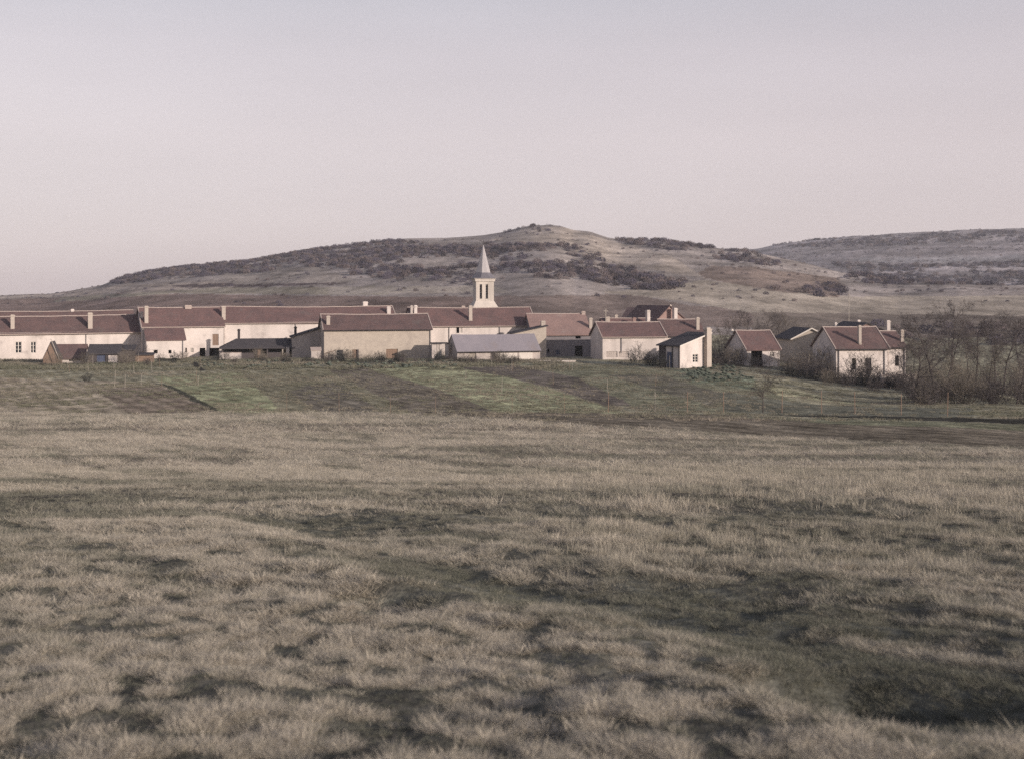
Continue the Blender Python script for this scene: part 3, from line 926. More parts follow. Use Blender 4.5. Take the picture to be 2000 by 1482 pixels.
    vs = [(x, y, za) for x, y in sq] + [(x, y, zb2) for x, y in oc] + [(x, y, za) for x, y in cn]
    fs = [(k, (k + 1) % 8, 8 + (k + 1) % 8, 8 + k) for k in range(8)]
    fs += [(0, 16, 1), (2, 17, 3), (4, 18, 5), (6, 19, 7)]
    # raise broaches: corner triangles joined to the skirt
    sk.add(vs, fs)
    sk.add([(x, y, za) for x, y in cn] + [(x, y, za - 0.14) for x, y in cn], [(0, 1, 2, 3), (4, 5, 6, 7), (0, 1, 5, 4), (1, 2, 6, 5), (2, 3, 7, 6), (3, 0, 4, 7)])
    sk.build('spire_skirt', M['slate_dark'], root)
    sp = MB()
    ap = (0, 0, Z(477))
    sp.add([(x, y, zb2) for x, y in oc] + [ap], [(k, (k + 1) % 8, 8) for k in range(8)] + [tuple(range(8))])
    spo = sp.build('spire', M['slate'], root)
    fn = MB().tube((0, 0, Z(479)), (0, 0, Z(469)), 0.07, 0.05, 6).box(-0.38, 0.38, -0.05, 0.05, Z(473) - 0.05, Z(473) + 0.05)
    fn.build('cross', M['iron'], spo)
    # nave roof behind the farmhouse
    nv = MB()
    ze, zr = Z(640), Z(606)
    g = [(-3.5, -0.5), (3.5, -0.5), (3.5, ze), (0, zr), (-3.5, ze)]
    nv.extrude(g, lambda p: (p[0], w + 0.9, p[1]), lambda p: (p[0], w + 17, p[1]))
    nv.build('nave_wall', M['plaster'], root)
    nr = MB().extrude([(-3.9, ze - 0.2), (0, zr + 0.15), (3.9, ze - 0.2), (3.9, ze - 0.36), (0, zr + 0.003), (-3.9, ze - 0.36)], lambda p: (p[0], w + 0.85, p[1]), lambda p: (p[0], w + 17.3, p[1]), caps=[(0, 1, 4, 5), (1, 2, 3, 4)])
    nr.build('nave_roof', M['tile_old'], root)
church()

# ---- grey roofed shed in front of it
h = side_gable('sheet_roofed_shed', 'long low shed with plain grey roof and patchy whitewashed front', 'shed',
               893, 1055, 190.5, 17, 685, 654, 7.0, wall='plaster_grey', roof='sheet', ridge=False, ov=0.3, vov=0.12, th=0.12, gutter='iron',
               ops=[(916, 930, 690, 707, 'door', 'wood_pale'), (958, 968, 689, 706, 'door', 'wood_dark')])
for u0, u1, v0, v1 in ((970, 1010, 690, 707), (1014, 1040, 688, 706)):     # whitewashed bays
    x0, x1 = h.lx(u0), h.lx(u1)
    h.part('limewash_panel', MB().box(x0, x1, -0.035, -0.004, h.lz(v1, x0), h.lz(v0, x0)), 'white_paint')
# porch to its left
h = House('porch', 'small white boarded porch with a flat dark roof between the stone house and grey shed', 'porch', 844, 874, 193, 10)
L = h.L; zt = h.lz(671)
mb = MB(); mb.box(0, L * 0.62, 0, 1.6, 0.05, zt - 0.1)
h.part('wall', mb, 'plaster')
for xx in (0.3, 0.47):
    h.part('batten', MB().box(L * xx, L * xx + 0.1, -0.05, -0.003, 0.2, zt - 0.2), 'wood_pale')
h.part('post', MB().box(L * 0.86, L * 0.86 + 0.5, 0, 0.5, -0.3, zt - 0.1), 'plaster')
h.part('roof', MB().box(-0.2, L + 0.15, -0.3, 1.9, zt - 0.1, zt + 0.08), 'tar')

# ---- pink roofed barn and the houses to the right
h = side_gable('barn', 'grey stone barn with faded pink tiled roof and a dark doorway', 'barn',
               1040, 1154, 209, 9, 651, 613, 11, wall='stone_dark', roof='tile_pink', ridge=True, ov=0.5,
               ops=[(1124, 1134, 655.5, 662, 'dark'), (1123, 1138, 676, 697, 'dark'), (1069, 1073, 682, 690, 'dark'), (1086, 1093, 684, 693, 'door', 'blue_door')])
chim(h, 1150, 1157, 621, 1.4); chim(h, 1135, 1143, 608, 5.4, 'mortar')
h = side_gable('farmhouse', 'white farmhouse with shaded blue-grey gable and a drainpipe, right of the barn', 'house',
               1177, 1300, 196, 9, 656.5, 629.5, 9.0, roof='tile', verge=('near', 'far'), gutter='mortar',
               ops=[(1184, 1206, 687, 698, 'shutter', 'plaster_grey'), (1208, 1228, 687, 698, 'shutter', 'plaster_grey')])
h.drain(1213.5, 658, 690)
h = side_gable('farmhouse', 'brown roofed house joined to the right of the white farmhouse, one flared chimney', 'house',
               1300, 1378, 199, 9, 655, 624, 9.2, roof='tile_old', gutter='iron')
chim(h, 1359, 1366, 620, 1.6)
h = side_gable('farm_building', 'reddish roof seen as a thin strip behind the white farmhouse ridge', 'house',
               1184, 1296, 222, 8, 652, 621.5, 9, roof='tile', wall='plaster_grey')
chim(h, 1183, 1191, 619, 3.5); chim(h, 1200, 1206.5, 615, 4.7); chim(h, 1235, 1242, 620.5, 2.0, 'tile_pink')
# gabled house on higher ground
h = front_profile('gabled_house', 'brown gabled house whose pointed roof tops the others, chimneys on both sides', 'house',
                  1281, 1341, 226, 30, [(1281, 626), (1307, 597.5), (1341, 626)], 10, wall='tile_pink', roof='tile_old', verge=False)
h.chimney(h.roof, 1314.5, 1321.5, 602, -1.2, -0.3, 'plaster')
h.chimney(h.roof, 1262, 1268.5, 606, 0.4, -0.3, 'plaster')
h.chimney(h.roof, 1252, 1255, 603, 8.0, 2.0, 'brick')
h.chimney(h.roof, 1307, 1310, 595, 1.0, h.lz(602, h.L / 2, 1.0), 'brick')
h = front_profile('gabled_house', 'lower gabled roof in half shade, left of the pointed brown house', 'house',
                  1256, 1288, 234, 22, [(1256, 622), (1268, 602), (1290, 622)], 9, wall='tile_pink', roof='tile_pink')

# ---- small hut with one roof slope and a tall chimney
h = front_profile('hut', 'small white hut with one dark sloping roof, paned window and tall chimney stack', 'hut',
                  1328, 1384, 172, 36, [(1328, 675), (1384, 651.5)], 4.4, wall='plaster', roof='tar', ov=0.35, verge=True,
                  ops=[(1353, 1363.5, 692, 708, 'window')])
# side lean: open shaded side with boards and a blue door
h.part('door', MB().box(-0.06, -0.003, 1.7, 2.7, -0.2, 2.3), 'blue_door')
for k, yy in enumerate((0.05, 1.45, 2.95, 4.2)):
    h.part('post', MB().box(-0.10, -0.003, yy, yy + 0.16, -0.3, h.P[0][1] - 0.15), 'wood_dark')
h.part('side_cladding', MB().box(-0.05, -0.004, 3.12, 4.19, -0.2, h.P[0][1] - 0.2), 'wood_dark')
x0 = h.lx(1379, -0.55); x1 = h.lx(1388, -0.55)
st = MB(); zt = h.lz(640, x1)
st.box(x0, x1, -0.75, -0.055, -0.4, zt - 0.35); st.box(x0 - 0.08, x1 + 0.08, -0.83, 0.02, zt - 0.35, zt - 0.2)
st.box(x0 + 0.1, x1 - 0.1, -0.65, -0.12, zt - 0.2, zt)
h.part('chimney', st, 'brick')
tag(h.root, 'small white hut with one dark sloping roof, paned window and tall chimney stack', 'hut')

# ---- small house in the trees
h = side_gable('cottage', 'small red tiled cottage half hidden by bare bushes, with a dark open front', 'house',
               1459, 1523, 184, 13, 682, 646, 8.0, roof='tile', verge=('near', 'far'), ov=0.2,
               ops=[(1467, 1489, 684, 716, 'dark'), (1504, 1512, 688, 697, 'window')])
h.chimney(h.roof, 1427.5, 1432, 643, 5.0, h.lz(655, 0, 5.0), 'white_paint')
h = front_profile('gabled_house', 'house with dark roof and pale sunlit gable, behind the cottages on the right', 'house',
                  1547, 1621, 203, 6, [(1547, 661), (1584, 641.5), (1621, 661)], 8.5, wall='stone', roof='tar', ov=0.4, verge=True)
h = side_gable('cottage', 'pinkish white cottage with shaded gable and long chimney, behind bare shrubs', 'house',
               1633, 1734, 168, 7, 679, 639, 9.0, roof='tile_old', verge=('near', 'far'), gutter='iron',
               ops=[(1664, 1672, 700, 722, 'dark'), (1690, 1702, 700, 730, 'door', 'wood_dark')])
chim(h, 1675.5, 1682, 635.5, 0.8)
h.drain(1638, 682); h.drain(1727, 678)
h = side_gable('cottage', 'lower cottage end joined on the right with its own chimney', 'house',
               1735, 1769, 169.2, 7, 676, 647, 7.5, roof='tile_old', gutter='iron', ops=[(1748, 1756, 695, 715, 'dark')])
chim(h, 1758, 1765, 644, 1.2); h.drain(1766, 678)
h = front_profile('gabled_house', 'dark roofed house behind the chimney of the pinkish cottage', 'house',
                  1655, 1734, 194, 4, [(1655, 649), (1694, 631), (1734, 649)], 11, wall='tile_pink', roof='tar', ov=0.3)
h.chimney(h.roof, 1731, 1738.5, 626, -0.9, -0.3, 'plaster')
h.chimney(h.roof, 1629.5, 1634.5, 630, 9.0, 1.0, 'plaster')
h.chimney(h.roof, 1674, 1680, 625, 7.5, 2.0, 'plaster')

# ---- sheds in the gardens on the left
h = side_gable('shed', 'low tiled shed with pale wall at the far left, beside the dark wooden shed', 'shed',
               103, 164, 184, 12, 697, 673, 5.0, wall='plaster', roof='tile_old', ridge=False)
h = side_gable('wooden_shed', 'dark wooden shed with blue door and one pale panel', 'shed',
               173, 233, 182, 12, 689, 673, 5.0, wall='wood_dark', roof='tar', ridge=False, ops=[(189, 206, 690, 712, 'door', 'blue_door')])
x0, x1 = h.lx(212), h.lx(229.5)
h.part('panel', MB().box(x0, x1, -0.09, -0.004, h.lz(713, x0), h.lz(694.5, x0)), 'plaster')
h = leanto('wooden_shed', 'dark tarred lean-to right of the blue-doored shed', 'shed', 234, 262, 184.5, 12, 683, 674.5, 3.0, 'wood_dark', 'tar')
h = leanto('wooden_shed', 'smallest dark brown hut in front of the tiled lean-to', 'shed', 264, 299, 186, 12, 693, 689.5, 2.2, 'wood_brown', 'tar')
h = front_profile('tent_shed', 'small brown pointed shelter with dark roof at the left edge of the gardens', 'shed',
                  84, 114, 180, 10, [(84, 700), (99, 668), (114, 700)], 3, wall='wood_brown', roof='wood_dark', ov=0.1)
o = MB().tube(px(99, 662, 179), px(116, 703, 179), 0.06, 0.06, 6).build('pole', M['wood_pale'])
tag(o, 'pale pole leaning on the brown pointed shelter', 'pole')

# ---- tarred open shed on posts
def open_shed():
    h = House('open_shed', 'long open shed with dark tarred hipped roof carried on posts', 'shed', 433, 572, 198.5, 14)
    L, W = h.L, 5.4
    ze, zr = h.lz(678.5), h.lz(662, 0, W / 2)
    hip = 2.4
    o, t = 0.4, 0.14
    rb = MB()
    z0 = ze - o * (zr - ze) / (W / 2)
    for dz in (0, -t):
        pass
    v = [(-o, -o, z0), (L + o, -o, z0), (L + o, W + o, z0), (-o, W + o, z0), (hip, W / 2, zr), (L + o, W / 2, zr)]
    v2 = [(x, y, z - t) for x, y, z in v]
    rb.add(v + v2, [(0, 1, 5, 4), (2, 3, 4, 5), (3, 0, 4), (6, 7, 11, 10), (8, 9, 10, 11), (9, 6, 10), (0, 1, 7, 6), (2, 3, 9, 8), (3, 0, 6, 9), (1, 5, 11, 7), (5, 2, 8, 11)])
    r = h.part('roof', rb, 'tar')
    h.part('rear_wall', MB().box(0, L, W - 0.15, W, -0.5, ze - 0.15), 'wood_dark')
    h.part('side_wall', MB().box(-0.002, 0.13, 0.2, W - 0.155, -0.5, ze - 0.15), 'wood_dark')
    for u in (433.5, 499, 521, 551, 571):
        x = h.lx(u)
        h.part('post', MB().box(x, x + 0.22, 0, 0.22, -0.5, ze - 0.1), 'wood_pale' if u == 551 else 'wood_dark')
    for a, b, m in ((470, 497, 'wood_dark'), (503, 509, 'wood_brown'), (523, 549, 'wood_dark')):
        x0, x1 = h.lx(a), h.lx(b)
        h.part('boarding', MB().box(x0, x1, 0.25, 0.32, -0.5, ze - (1.0 if m == 'wood_dark' else 0.2)), m)
    x = h.lx(562)
    h.part('pillar', MB().box(x - 0.3, x + 0.25, -0.4, -0.004, -0.5, ze - 0.1), 'plaster')
    h.chimney(r, 463.5, 469.5, 643, 3.6, zr - 0.9, 'iron')
open_shed()
h = House('low_wall', 'low white garden wall in front of the tarred open shed', 'wall', 429, 471, 195, 8)
h.part('masonry', MB().box(0, h.L, 0, 0.3, -0.5, h.lz(690)), 'plaster')
h.part('coping', MB().box(-0.05, h.L + 0.05, -0.05, 0.35, h.lz(690) + 0.003, h.lz(690) + 0.1), 'mortar')
h = House('low_wall', 'low pale kerb wall in the grass before the pink roofed barn', 'wall', 1050, 1124, 187, 4)
h.part('masonry', MB().box(0, h.L, 0, 0.35, -0.6, h.lz(705.5)), 'plaster_grey')
h.part('coping', MB().box(-0.05, h.L + 0.05, -0.05, 0.4, h.lz(705.5) + 0.003, h.lz(705.5) + 0.1), 'white_paint')
h = House('low_wall', 'pale broken garden wall under the bare trees at the right', 'wall', 1722, 1790, 150, 10)
h.part('masonry', MB().box(0, h.L, 0, 0.4, -1.2, h.lz(734)), 'plaster_grey')
h.part('coping', MB().box(-0.05, h.L + 0.05, -0.05, 0.45, h.lz(734) + 0.003, h.lz(734) + 0.1), 'mortar')

# ---- poles
for u, v0, v1, d, lab in ((1183, 603, 630, 224, 'thin mast standing behind the white farmhouse roof'), (1658, 573, 606, 300, 'lone pale pole in the field below the right hill')):
    p = px(u, v1, d); z = gz(p.x, p.y)
    o = MB().tube((0, 0, -0.5), (0, 0, px(u, v0, d).z - z), 0.10, 0.07, 8)
    o = o.box(-0.45, 0.45, -0.05, 0.05, px(u, v0, d).z - z - 0.55, px(u, v0, d).z - z - 0.43).build('pole', M['wood_pale'])
    o.location = (p.x, p.y, z)
    tag(o, lab, 'pole')

# ---- wire fence of the gardens
def fence():
    us = [(560, 806), (663, 808), (763, 808), (850, 808), (1000, 806), (1103, 806), (1188, 806), (1279, 806), (1342, 806), (1413, 806), (1527, 807), (1605, 808), (1670, 809), (1760, 811), (1850, 814)]
    pts = [ground_px(u, v - 1) for u, v in us]
    root = empty('wire_fence', pts[0], 0, 'wire fence on thin stakes along the lower edge of the gardens', 'fence')
    tops = []
    for k, p in enumerate(pts):
        hgt = 1.25 + 0.25 * random.random() if k < 6 else 1.5 + 0.25 * random.random()
        q = p - pts[0]
        lean = Vector((random.uniform(-.06, .06), random.uniform(-.06, .06), 0))
        w = 0.014 if k < 6 else 0.03
        MB().tube(q + Vector((0, 0, -0.4)), q + lean + Vector((0, 0, hgt)), w, w * 0.85, 6).build('post', M['wood_pale' if k == 7 else 'wood_brown'], root)
        tops.append((q, lean, hgt))
    wb = MB()
    for f in (0.35, 0.65, 0.93):
        for (q0, l0, h0), (q1, l1, h1) in zip(tops[:-1], tops[1:]):
            wb.tube(q0 + l0 * f + Vector((0, 0, h0 * f)), q1 + l1 * f + Vector((0, 0, h1 * f)), 0.004, 0.004, 3)
    wb.build('wire', M['iron'], root)
fence()

# ------------------------------------------------------------------ bare trees and shrubs
def grow(mbT, mbC, p, dirv, length, r, level, maxl, kids, rnd, spread, up):
    seg = 4 if level == 0 else 3
    pts = [p]
    d = dirv.normalized()
    for i in range(seg):
        d = (d + Vector((rnd.gauss(0, 1), rnd.gauss(0, 1), rnd.gauss(0, 1))) * (0.10 if level == 0 else 0.22) + Vector((0, 0, up * 0.15))).normalized()
        pts.append(pts[-1] + d * (length / seg))
    mb = mbT if level == 0 else mbC
    k = 7 if level == 0 else (4 if level == 1 else 3)
    for i in range(seg):
        ra = r * (1 - 0.8 * i / seg); rb = r * (1 - 0.8 * (i + 1) / seg)
        mb.tube(pts[i], pts[i + 1], max(ra, 0.008), max(rb, 0.006), k)
    if level >= maxl:
        return
    n = kids[level]
    for j in range(n):
        t = (0.30 + 0.68 * (j + rnd.random()) / n) if level == 0 else (0.15 + 0.83 * (j + rnd.random()) / n)
        i = min(int(t * seg), seg - 1); f = t * seg - i
        q = pts[i].lerp(pts[i + 1], f)
        dd = (pts[i + 1] - pts[i]).normalized()
        az = rnd.uniform(0, 2 * math.pi)
        side = dd.orthogonal().normalized()
        side = Matrix.Rotation(az, 3, dd) @ side
        nd = dd * (1 - spread * 0.5) + side * spread * rnd.uniform(0.7, 1.2)
        grow(mbT, mbC, q, nd, length * rnd.uniform(0.36, 0.62) * (1.15 - 0.45 * t), max(r * 0.5 * (1 - 0.5 * t), 0.012), level + 1, maxl, kids, rnd, spread, up)

def tree_proto(seed, hgt, kids=(11, 7, 6, 4), spread=0.8, up=0.5, r=0.14):
    rnd = random.Random(seed)
    T, C = MB(), MB()
    grow(T, C, Vector((0, 0, -0.2)), Vector((0.05, 0.0, 1)), hgt * 0.85, r, 0, len(kids), kids, rnd, spread, up)
    return T.mesh('trunk', M['bark']), C

def shrub_proto(seed, hgt, stems, m, kids=(6, 5)):
    rnd = random.Random(seed)
    C = MB()
    for i in range(stems):
        az = rnd.uniform(0, 2 * math.pi); le = rnd.uniform(0.1, 0.75)
        d = Vector((math.cos(az) * le, math.sin(az) * le, 1))
        p = Vector((math.cos(az), math.sin(az), 0)) * rnd.uniform(0, 0.35 * hgt) + Vector((0, 0, -0.15))
        grow(C, C, p, d, hgt * rnd.uniform(0.6, 1.05), 0.028, 1, 1 + len(kids), (0,) + kids, rnd, 0.75, 0.3)
    return C.mesh('shrub', m)

trees = []
for sd, hg, sp in ((1, 5.0, 0.9), (2, 9.0, 0.75), (3, 10.0, 0.65), (4, 3.6, 0.95)):
    T, C = tree_proto(sd, hg, spread=sp, r=0.014 * hg, **({'kids': (10, 6, 4), 'up': 0.25} if sd == 4 else {}))
    trees.append((T, C.mesh('crown', M['bark' if sd == 4 else 'twig']), hg))
T, C = tree_proto(9, 8.0, spread=0.75, r=0.11)
trees.append((T, C.mesh('crown', M['twig_pale']), 8.0))
SHR = [shrub_proto(11, 2.2, 16, M['twig']), shrub_proto(12, 2.6, 18, M['twig_pale']), shrub_proto(13, 1.8, 18, M['twig']), shrub_proto(14, 2.4, 16, M['hedge'], (8, 6))]

def put_tree(kind, x, y, s, rz, label, group=None, name='bare_tree'):
    T, C, hg = trees[kind]
    r = empty(name, (x, y, gz(x, y)), rz, label, 'tree', group)
    r.scale = (s, s, s)
    for nm, me in (('trunk', T), ('crown', C)):
        o = bpy.data.objects.new(nm, me); COL.objects.link(o); o.parent = r
    return r
def put_shrub(kind, x, y, s, rz, label, group=None, sz=1.0):
    o = bpy.data.objects.new('shrub', SHR[kind]); COL.objects.link(o)
    o.location = (x, y, gz(x, y)); o.rotation_euler = (0, 0, rz); o.scale = (s, s, s * sz)
    return tag(o, label, 'shrub', group)

def at(u, d):
    return (u - CX) / F * d, d
def at_ground(u, v):
    p = ground_px(u, v)
    return p.x, p.y

# single trees
x, y = at_ground(1490, 806); put_tree(3, x, y, 1.0, 0.4, 'small bare fruit tree standing alone on the fence line')
x, y = at(1251, 188); put_tree(3, x, y, 0.95, 2.0, 'slim bare tree against the white farmhouse wall')
x, y = at(1504, 170); put_tree(3, x, y, 0.95, 1.0, 'dark forked bare tree in front of the small tiled cottage')
x, y = at(1519, 167); put_tree(4, x, y, 0.42, 4.0, 'thin pale sapling beside the forked tree at the cottage')
x, y = at(1520, 245); put_tree(1, x, y, 0.85, 1.3, 'tallest bare tree rising behind the cottages, dark ivy-like top')
x, y = at(1785, 122); put_tree(1, x, y, 0.78, 5.0, 'bare tree with dark straight trunk near the right end of the fence')
x, y = at(1826, 132); put_tree(2, x, y, 1.0, 2.2, 'bare tree behind the straight trunked one at the right')
x, y = at(1862, 146); put_tree(2, x, y, 1.15, 0.6, 'tall bare tree at the right border, its top above the cottage roofs')
x, y = at(1452, 196); put_tree(1, x, y, 0.5, 2.6, 'low bare tree left of the small tiled cottage')
G = 'bare trees of the thicket at the right'
LB = 'leafless tree in the tangled thicket right of the cottages'
for (u, d, k, s) in ((1770, 156, 1, .62), (1800, 150, 4, .8), (1852, 176, 1, .9), (1905, 150, 2, .95), (1930, 128, 4, .9), (1960, 140, 2, .9), (1992, 176, 1, 1.0), (2030, 135, 2, .9),
                     (1875, 124, 4, .7), (1945, 170, 2, 1.0), (1820, 176, 1, .8), (1890, 185, 4, .95), (1785, 190, 4, .7), (2060, 160, 4, 1.0), (1985, 118, 1, .6), (1848, 118, 4, .5)):
    x, y = at(u, d); put_tree(k, x, y, s * random.uniform(.85, 1.1), random.uniform(0, 6), LB, G)
G = 'bare trees behind the cottages'
LB = 'leafless tree in the purple-brown clump behind the small cottage'
for (u, d, k, s) in ((1432, 224, 1, .52), (1450, 234, 4, .62), (1470, 228, 1, .66), (1488, 240, 2, .62), (1505, 230, 1, .64), (1538, 236, 4, .66), (1556, 232, 1, .52), (1572, 240, 4, .5), (1410, 232, 4, .45)):
    x, y = at(u, d); put_tree(k, x, y, s * 1.45, random.uniform(0, 6), LB, G)
# shrubs
G = 'bare shrubs of the right thicket'
LB = 'bare shrub in the thicket at the right edge of the gardens'
for i in range(30):
    u = random.uniform(1775, 2080); d = random.uniform(112, 148)
    x, y = at(u, d); put_shrub(random.choice((0, 1, 2, 1)), x, y, random.uniform(.7, 1.6), random.uniform(0, 6), LB, G)
G = 'bare shrubs round the cottages'
LB = 'bare shrub growing before the cottage walls on the right'
for (u, d, s) in ((1590, 160, 1.35), (1606, 158, 1.4), (1622, 160, 1.0), (1572, 164, 1.4), (1555, 168, 1.2), (1540, 172, 1.1), (1640, 156, .8), (1664, 158, 1.2), (1680, 156, 1.6), (1691, 155, 1.5), (1712, 153, 1.1),
                  (1728, 152, 1.2), (1742, 150, 1.3), (1757, 150, 1.2), (1655, 150, .9), (1770, 146, 1.4), (1600, 170, 1.6), (1580, 174, 1.5), (1616, 150, .8), (1708, 145, .9)):
    x, y = at(u, d); put_shrub(random.choice((0, 1, 0)), x, y, s, random.uniform(0, 6), LB, G)
G = 'bare shrubs between the hut and the cottage'
LB = 'bare brown shrub between the white hut and the small cottage'
for (u, d, s) in ((1396, 188, 1.3), (1408, 192, 1.5), (1420, 186, 1.3), (1433, 180, 1.2), (1445, 182, 1.1), (1404, 180, .8), (1470, 178, .7), (1486, 176, .8)):
    x, y = at(u, d); put_shrub(random.choice((0, 1)), x, y, s, random.uniform(0, 6), LB, G)
x, y = at(1241, 186); put_shrub(3, x, y, .95, 1, 'dark evergreen bush at the foot of the slim bare tree')
G = 'dark bushes on the shaded side of the hut'
for u, d in ((1268, 180), (1279, 178), (1290, 172)):
    x, y = at(u, d); put_shrub(3, x, y, .85, u, 'dark bush against the shaded side of the white hut', G)
G = 'low dark hedge plants'
for k in range(17):
    u = 1535 + k * 15; d = 160 - 0.65 * k * 1.2
    x, y = at(u + random.uniform(-4, 4), d); put_shrub(3, x, y, random.uniform(.42, .6), random.uniform(0, 6), 'low dark plant in the shaded hedge line below the cottages', G)
G = 'bushes by the left sheds'
for u, d, s, k in ((166, 178, .8, 1), (252, 181, .9, 1), (262, 190, 1.5, 0), (240, 178, .8, 1), (110, 176, .8, 1), (290, 180, .7, 2)):
    x, y = at(u, d); put_shrub(k, x, y, s, u, 'bare bush beside the dark sheds at the left', G)
x, y = at_ground(169, 746); put_shrub(3, x, y, .45, 2, 'small dark bush alone in the left garden strip')

G = 'weedy bushes along the house fronts'
for k in range(52):
    u = random.uniform(300, 1060)
    v = random.uniform(704, 711)
    x, y = at_ground(u, v)
    put_shrub(random.choice((3, 3, 1, 2)), x, y, random.uniform(.3, .8), random.uniform(0, 6), 'low weedy bush at the foot of the white and stone house fronts', G)
G = 'garden stakes'
for k in range(26):
    u, v = (random.uniform(110, 400), random.uniform(712, 760)) if k < 15 else (random.uniform(900, 1330), random.uniform(712, 770))
    x, y = at_ground(u, v)
    o = MB().tube((0, 0, -.3), (random.uniform(-.12, .12), random.uniform(-.12, .12), random.uniform(1.1, 1.9)), .022, .016, 5).build('garden_stake', M['wood_pale' if k % 3 else 'wood_brown'])
    o.location = (x, y, gz(x, y))
    tag(o, 'thin wooden stake stuck in the garden plots before the village', 'stake', G)
# cabbages
def cabbage_mesh():
    mb = MB(); rnd = random.Random(5)
    for k in range(15):
        az = k * 2.4; tilt = 0.25 + 0.9 * k / 15
        l, w = 0.34 * (1 - 0.35 * k / 15), 0.2
        R = Matrix.Rotation(az, 3, 'Z') @ Matrix.Rotation(-tilt, 3, 'Y')
        pts = [(0, 0, 0), (l * .5, -w * .8, .03), (l * .55, 0, -.02), (l * .5, w * .8, .03), (l, -w * .45, .06), (l * 1.05, 0, .02), (l, w * .45, .06)]
        mb.add([R @ Vector(p) + Vector((0, 0, .08)) for p in pts], [(0, 1, 2), (0, 2, 3), (1, 4, 5, 2), (2, 5, 6, 3)])
    return mb.mesh('cabbage', M['cabbage'])
CAB = cabbage_mesh()
def cabbage(x, y, lab, g):
    o = bpy.data.objects.new('cabbage', CAB); COL.objects.link(o)
    s = random.uniform(.7, 1.35)
    o.location = (x, y, gz(x, y)); o.scale = (s, s, s * 1.1); o.rotation_euler = (0, 0, random.uniform(0, 6))
    tag(o, lab, 'cabbage', g)
for i in range(100):
    t = random.random(); v = 714 + 32 * random.random()
    u = 1318 + (v - 714) * 1.2 + random.uniform(0, 118)
    x, y = at_ground(u, v); cabbage(x, y, 'blue-green cabbage in the patch below the white hut', 'cabbages below the hut')
for i in range(120):
    u = random.uniform(390, 900); v = 708 + 13 * random.random()
    x, y = at_ground(u, v); cabbage(x, y, 'garden cabbage in the rows before the stone house and open shed', 'cabbages before the houses')

# ------------------------------------------------------------------ grass, weeds, scrub: instanced ground cover
def gn_scatter(name, label, pts, rot, scl, idx, tint, protos):
    col = bpy.data.collections.new(name + '_tufts')
    for o in protos:
        col.objects.link(o)
    me = bpy.data.meshes.new(name)
    n = len(pts)
    me.vertices.add(n); me.vertices.foreach_set('co', np.asarray(pts, np.float32).ravel())
    for nm, ty, key, val in (('rot', 'FLOAT_VECTOR', 'vector', rot), ('scl', 'FLOAT_VECTOR', 'vector', scl), ('idx', 'INT', 'value', idx), ('tint', 'FLOAT', 'value', tint)):
        a = me.attributes.new(nm, ty, 'POINT')
        a.data.foreach_set(key, np.asarray(val, np.int32 if ty == 'INT' else np.float32).ravel())
    ob = bpy.data.objects.new(name, me)
    COL.objects.link(ob)
    ob['kind'] = 'stuff'; ob['label'] = label; ob['category'] = 'vegetation'
    g = bpy.data.node_groups.new(name + '_scatter', 'GeometryNodeTree')
    g.interface.new_socket('Geometry', in_out='INPUT', socket_type='NodeSocketGeometry')
    g.interface.new_socket('Geometry', in_out='OUTPUT', socket_type='NodeSocketGeometry')
    N, L = g.nodes, g.links
    gi, go = N.new('NodeGroupInput'), N.new('NodeGroupOutput')
    ci = N.new('GeometryNodeCollectionInfo')
    ci.inputs['Collection'].default_value = col
    ci.inputs['Separate Children'].default_value = True
    ci.inputs['Reset Children'].default_value = True
    ip = N.new('GeometryNodeInstanceOnPoints')
    ip.inputs['Pick Instance'].default_value = True
    def na(nm, ty):
        k = N.new('GeometryNodeInputNamedAttribute'); k.data_type = ty
        k.inputs['Name'].default_value = nm
        return [s for s in k.outputs if s.enabled and s.name == 'Attribute'][0]
    L.new(gi.outputs[0], ip.inputs['Points'])
    L.new(ci.outputs[0], ip.inputs['Instance'])
    L.new(na('idx', 'INT'), ip.inputs['Instance Index'])
    L.new(na('rot', 'FLOAT_VECTOR'), ip.inputs['Rotation'])
    L.new(na('scl', 'FLOAT_VECTOR'), ip.inputs['Scale'])
    L.new(ip.outputs[0], go.inputs[0])
    md = ob.modifiers.new('scatter', 'NODES'); md.node_group = g
    return ob

def blade_mat(name, dry1, dry2, green):
    m = bpy.data.materials.new(name); m.use_nodes = True
    nt = m.node_tree; N, L = nt.nodes, nt.links
    N.clear()
    out = N.new('ShaderNodeOutputMaterial')
    df, tr, ad = N.new('ShaderNodeBsdfDiffuse'), N.new('ShaderNodeBsdfTranslucent'), N.new('ShaderNodeMixShader')
    ad.inputs[0].default_value = 0.25
    at_ = N.new('ShaderNodeAttribute'); at_.attribute_type = 'INSTANCER'; at_.attribute_name = 'tint'
    vc = N.new('ShaderNodeAttribute'); vc.attribute_name = 'shade'
    m1 = N.new('ShaderNodeMix'); m1.data_type = 'RGBA'; m1.inputs[6].default_value = (*dry1, 1); m1.inputs[7].default_value = (*dry2, 1)
    L.new(vc.outputs['Fac'], m1.inputs['Factor'])
    m2 = N.new('ShaderNodeMix'); m2.data_type = 'RGBA'; m2.inputs[7].default_value = (*green, 1)
    L.new(m1.outputs[2], m2.inputs[6]); L.new(at_.outputs['Fac'], m2.inputs['Factor'])
    L.new(m2.outputs[2], df.inputs[0]); L.new(m2.outputs[2], tr.inputs[0])
    L.new(df.outputs[0], ad.inputs[1]); L.new(tr.outputs[0], ad.inputs[2]); L.new(ad.outputs[0], out.inputs[0])
    return m
M['grass'] = blade_mat('grass', (0.60, 0.53, 0.435), (0.42, 0.375, 0.29), (0.15, 0.152, 0.115))
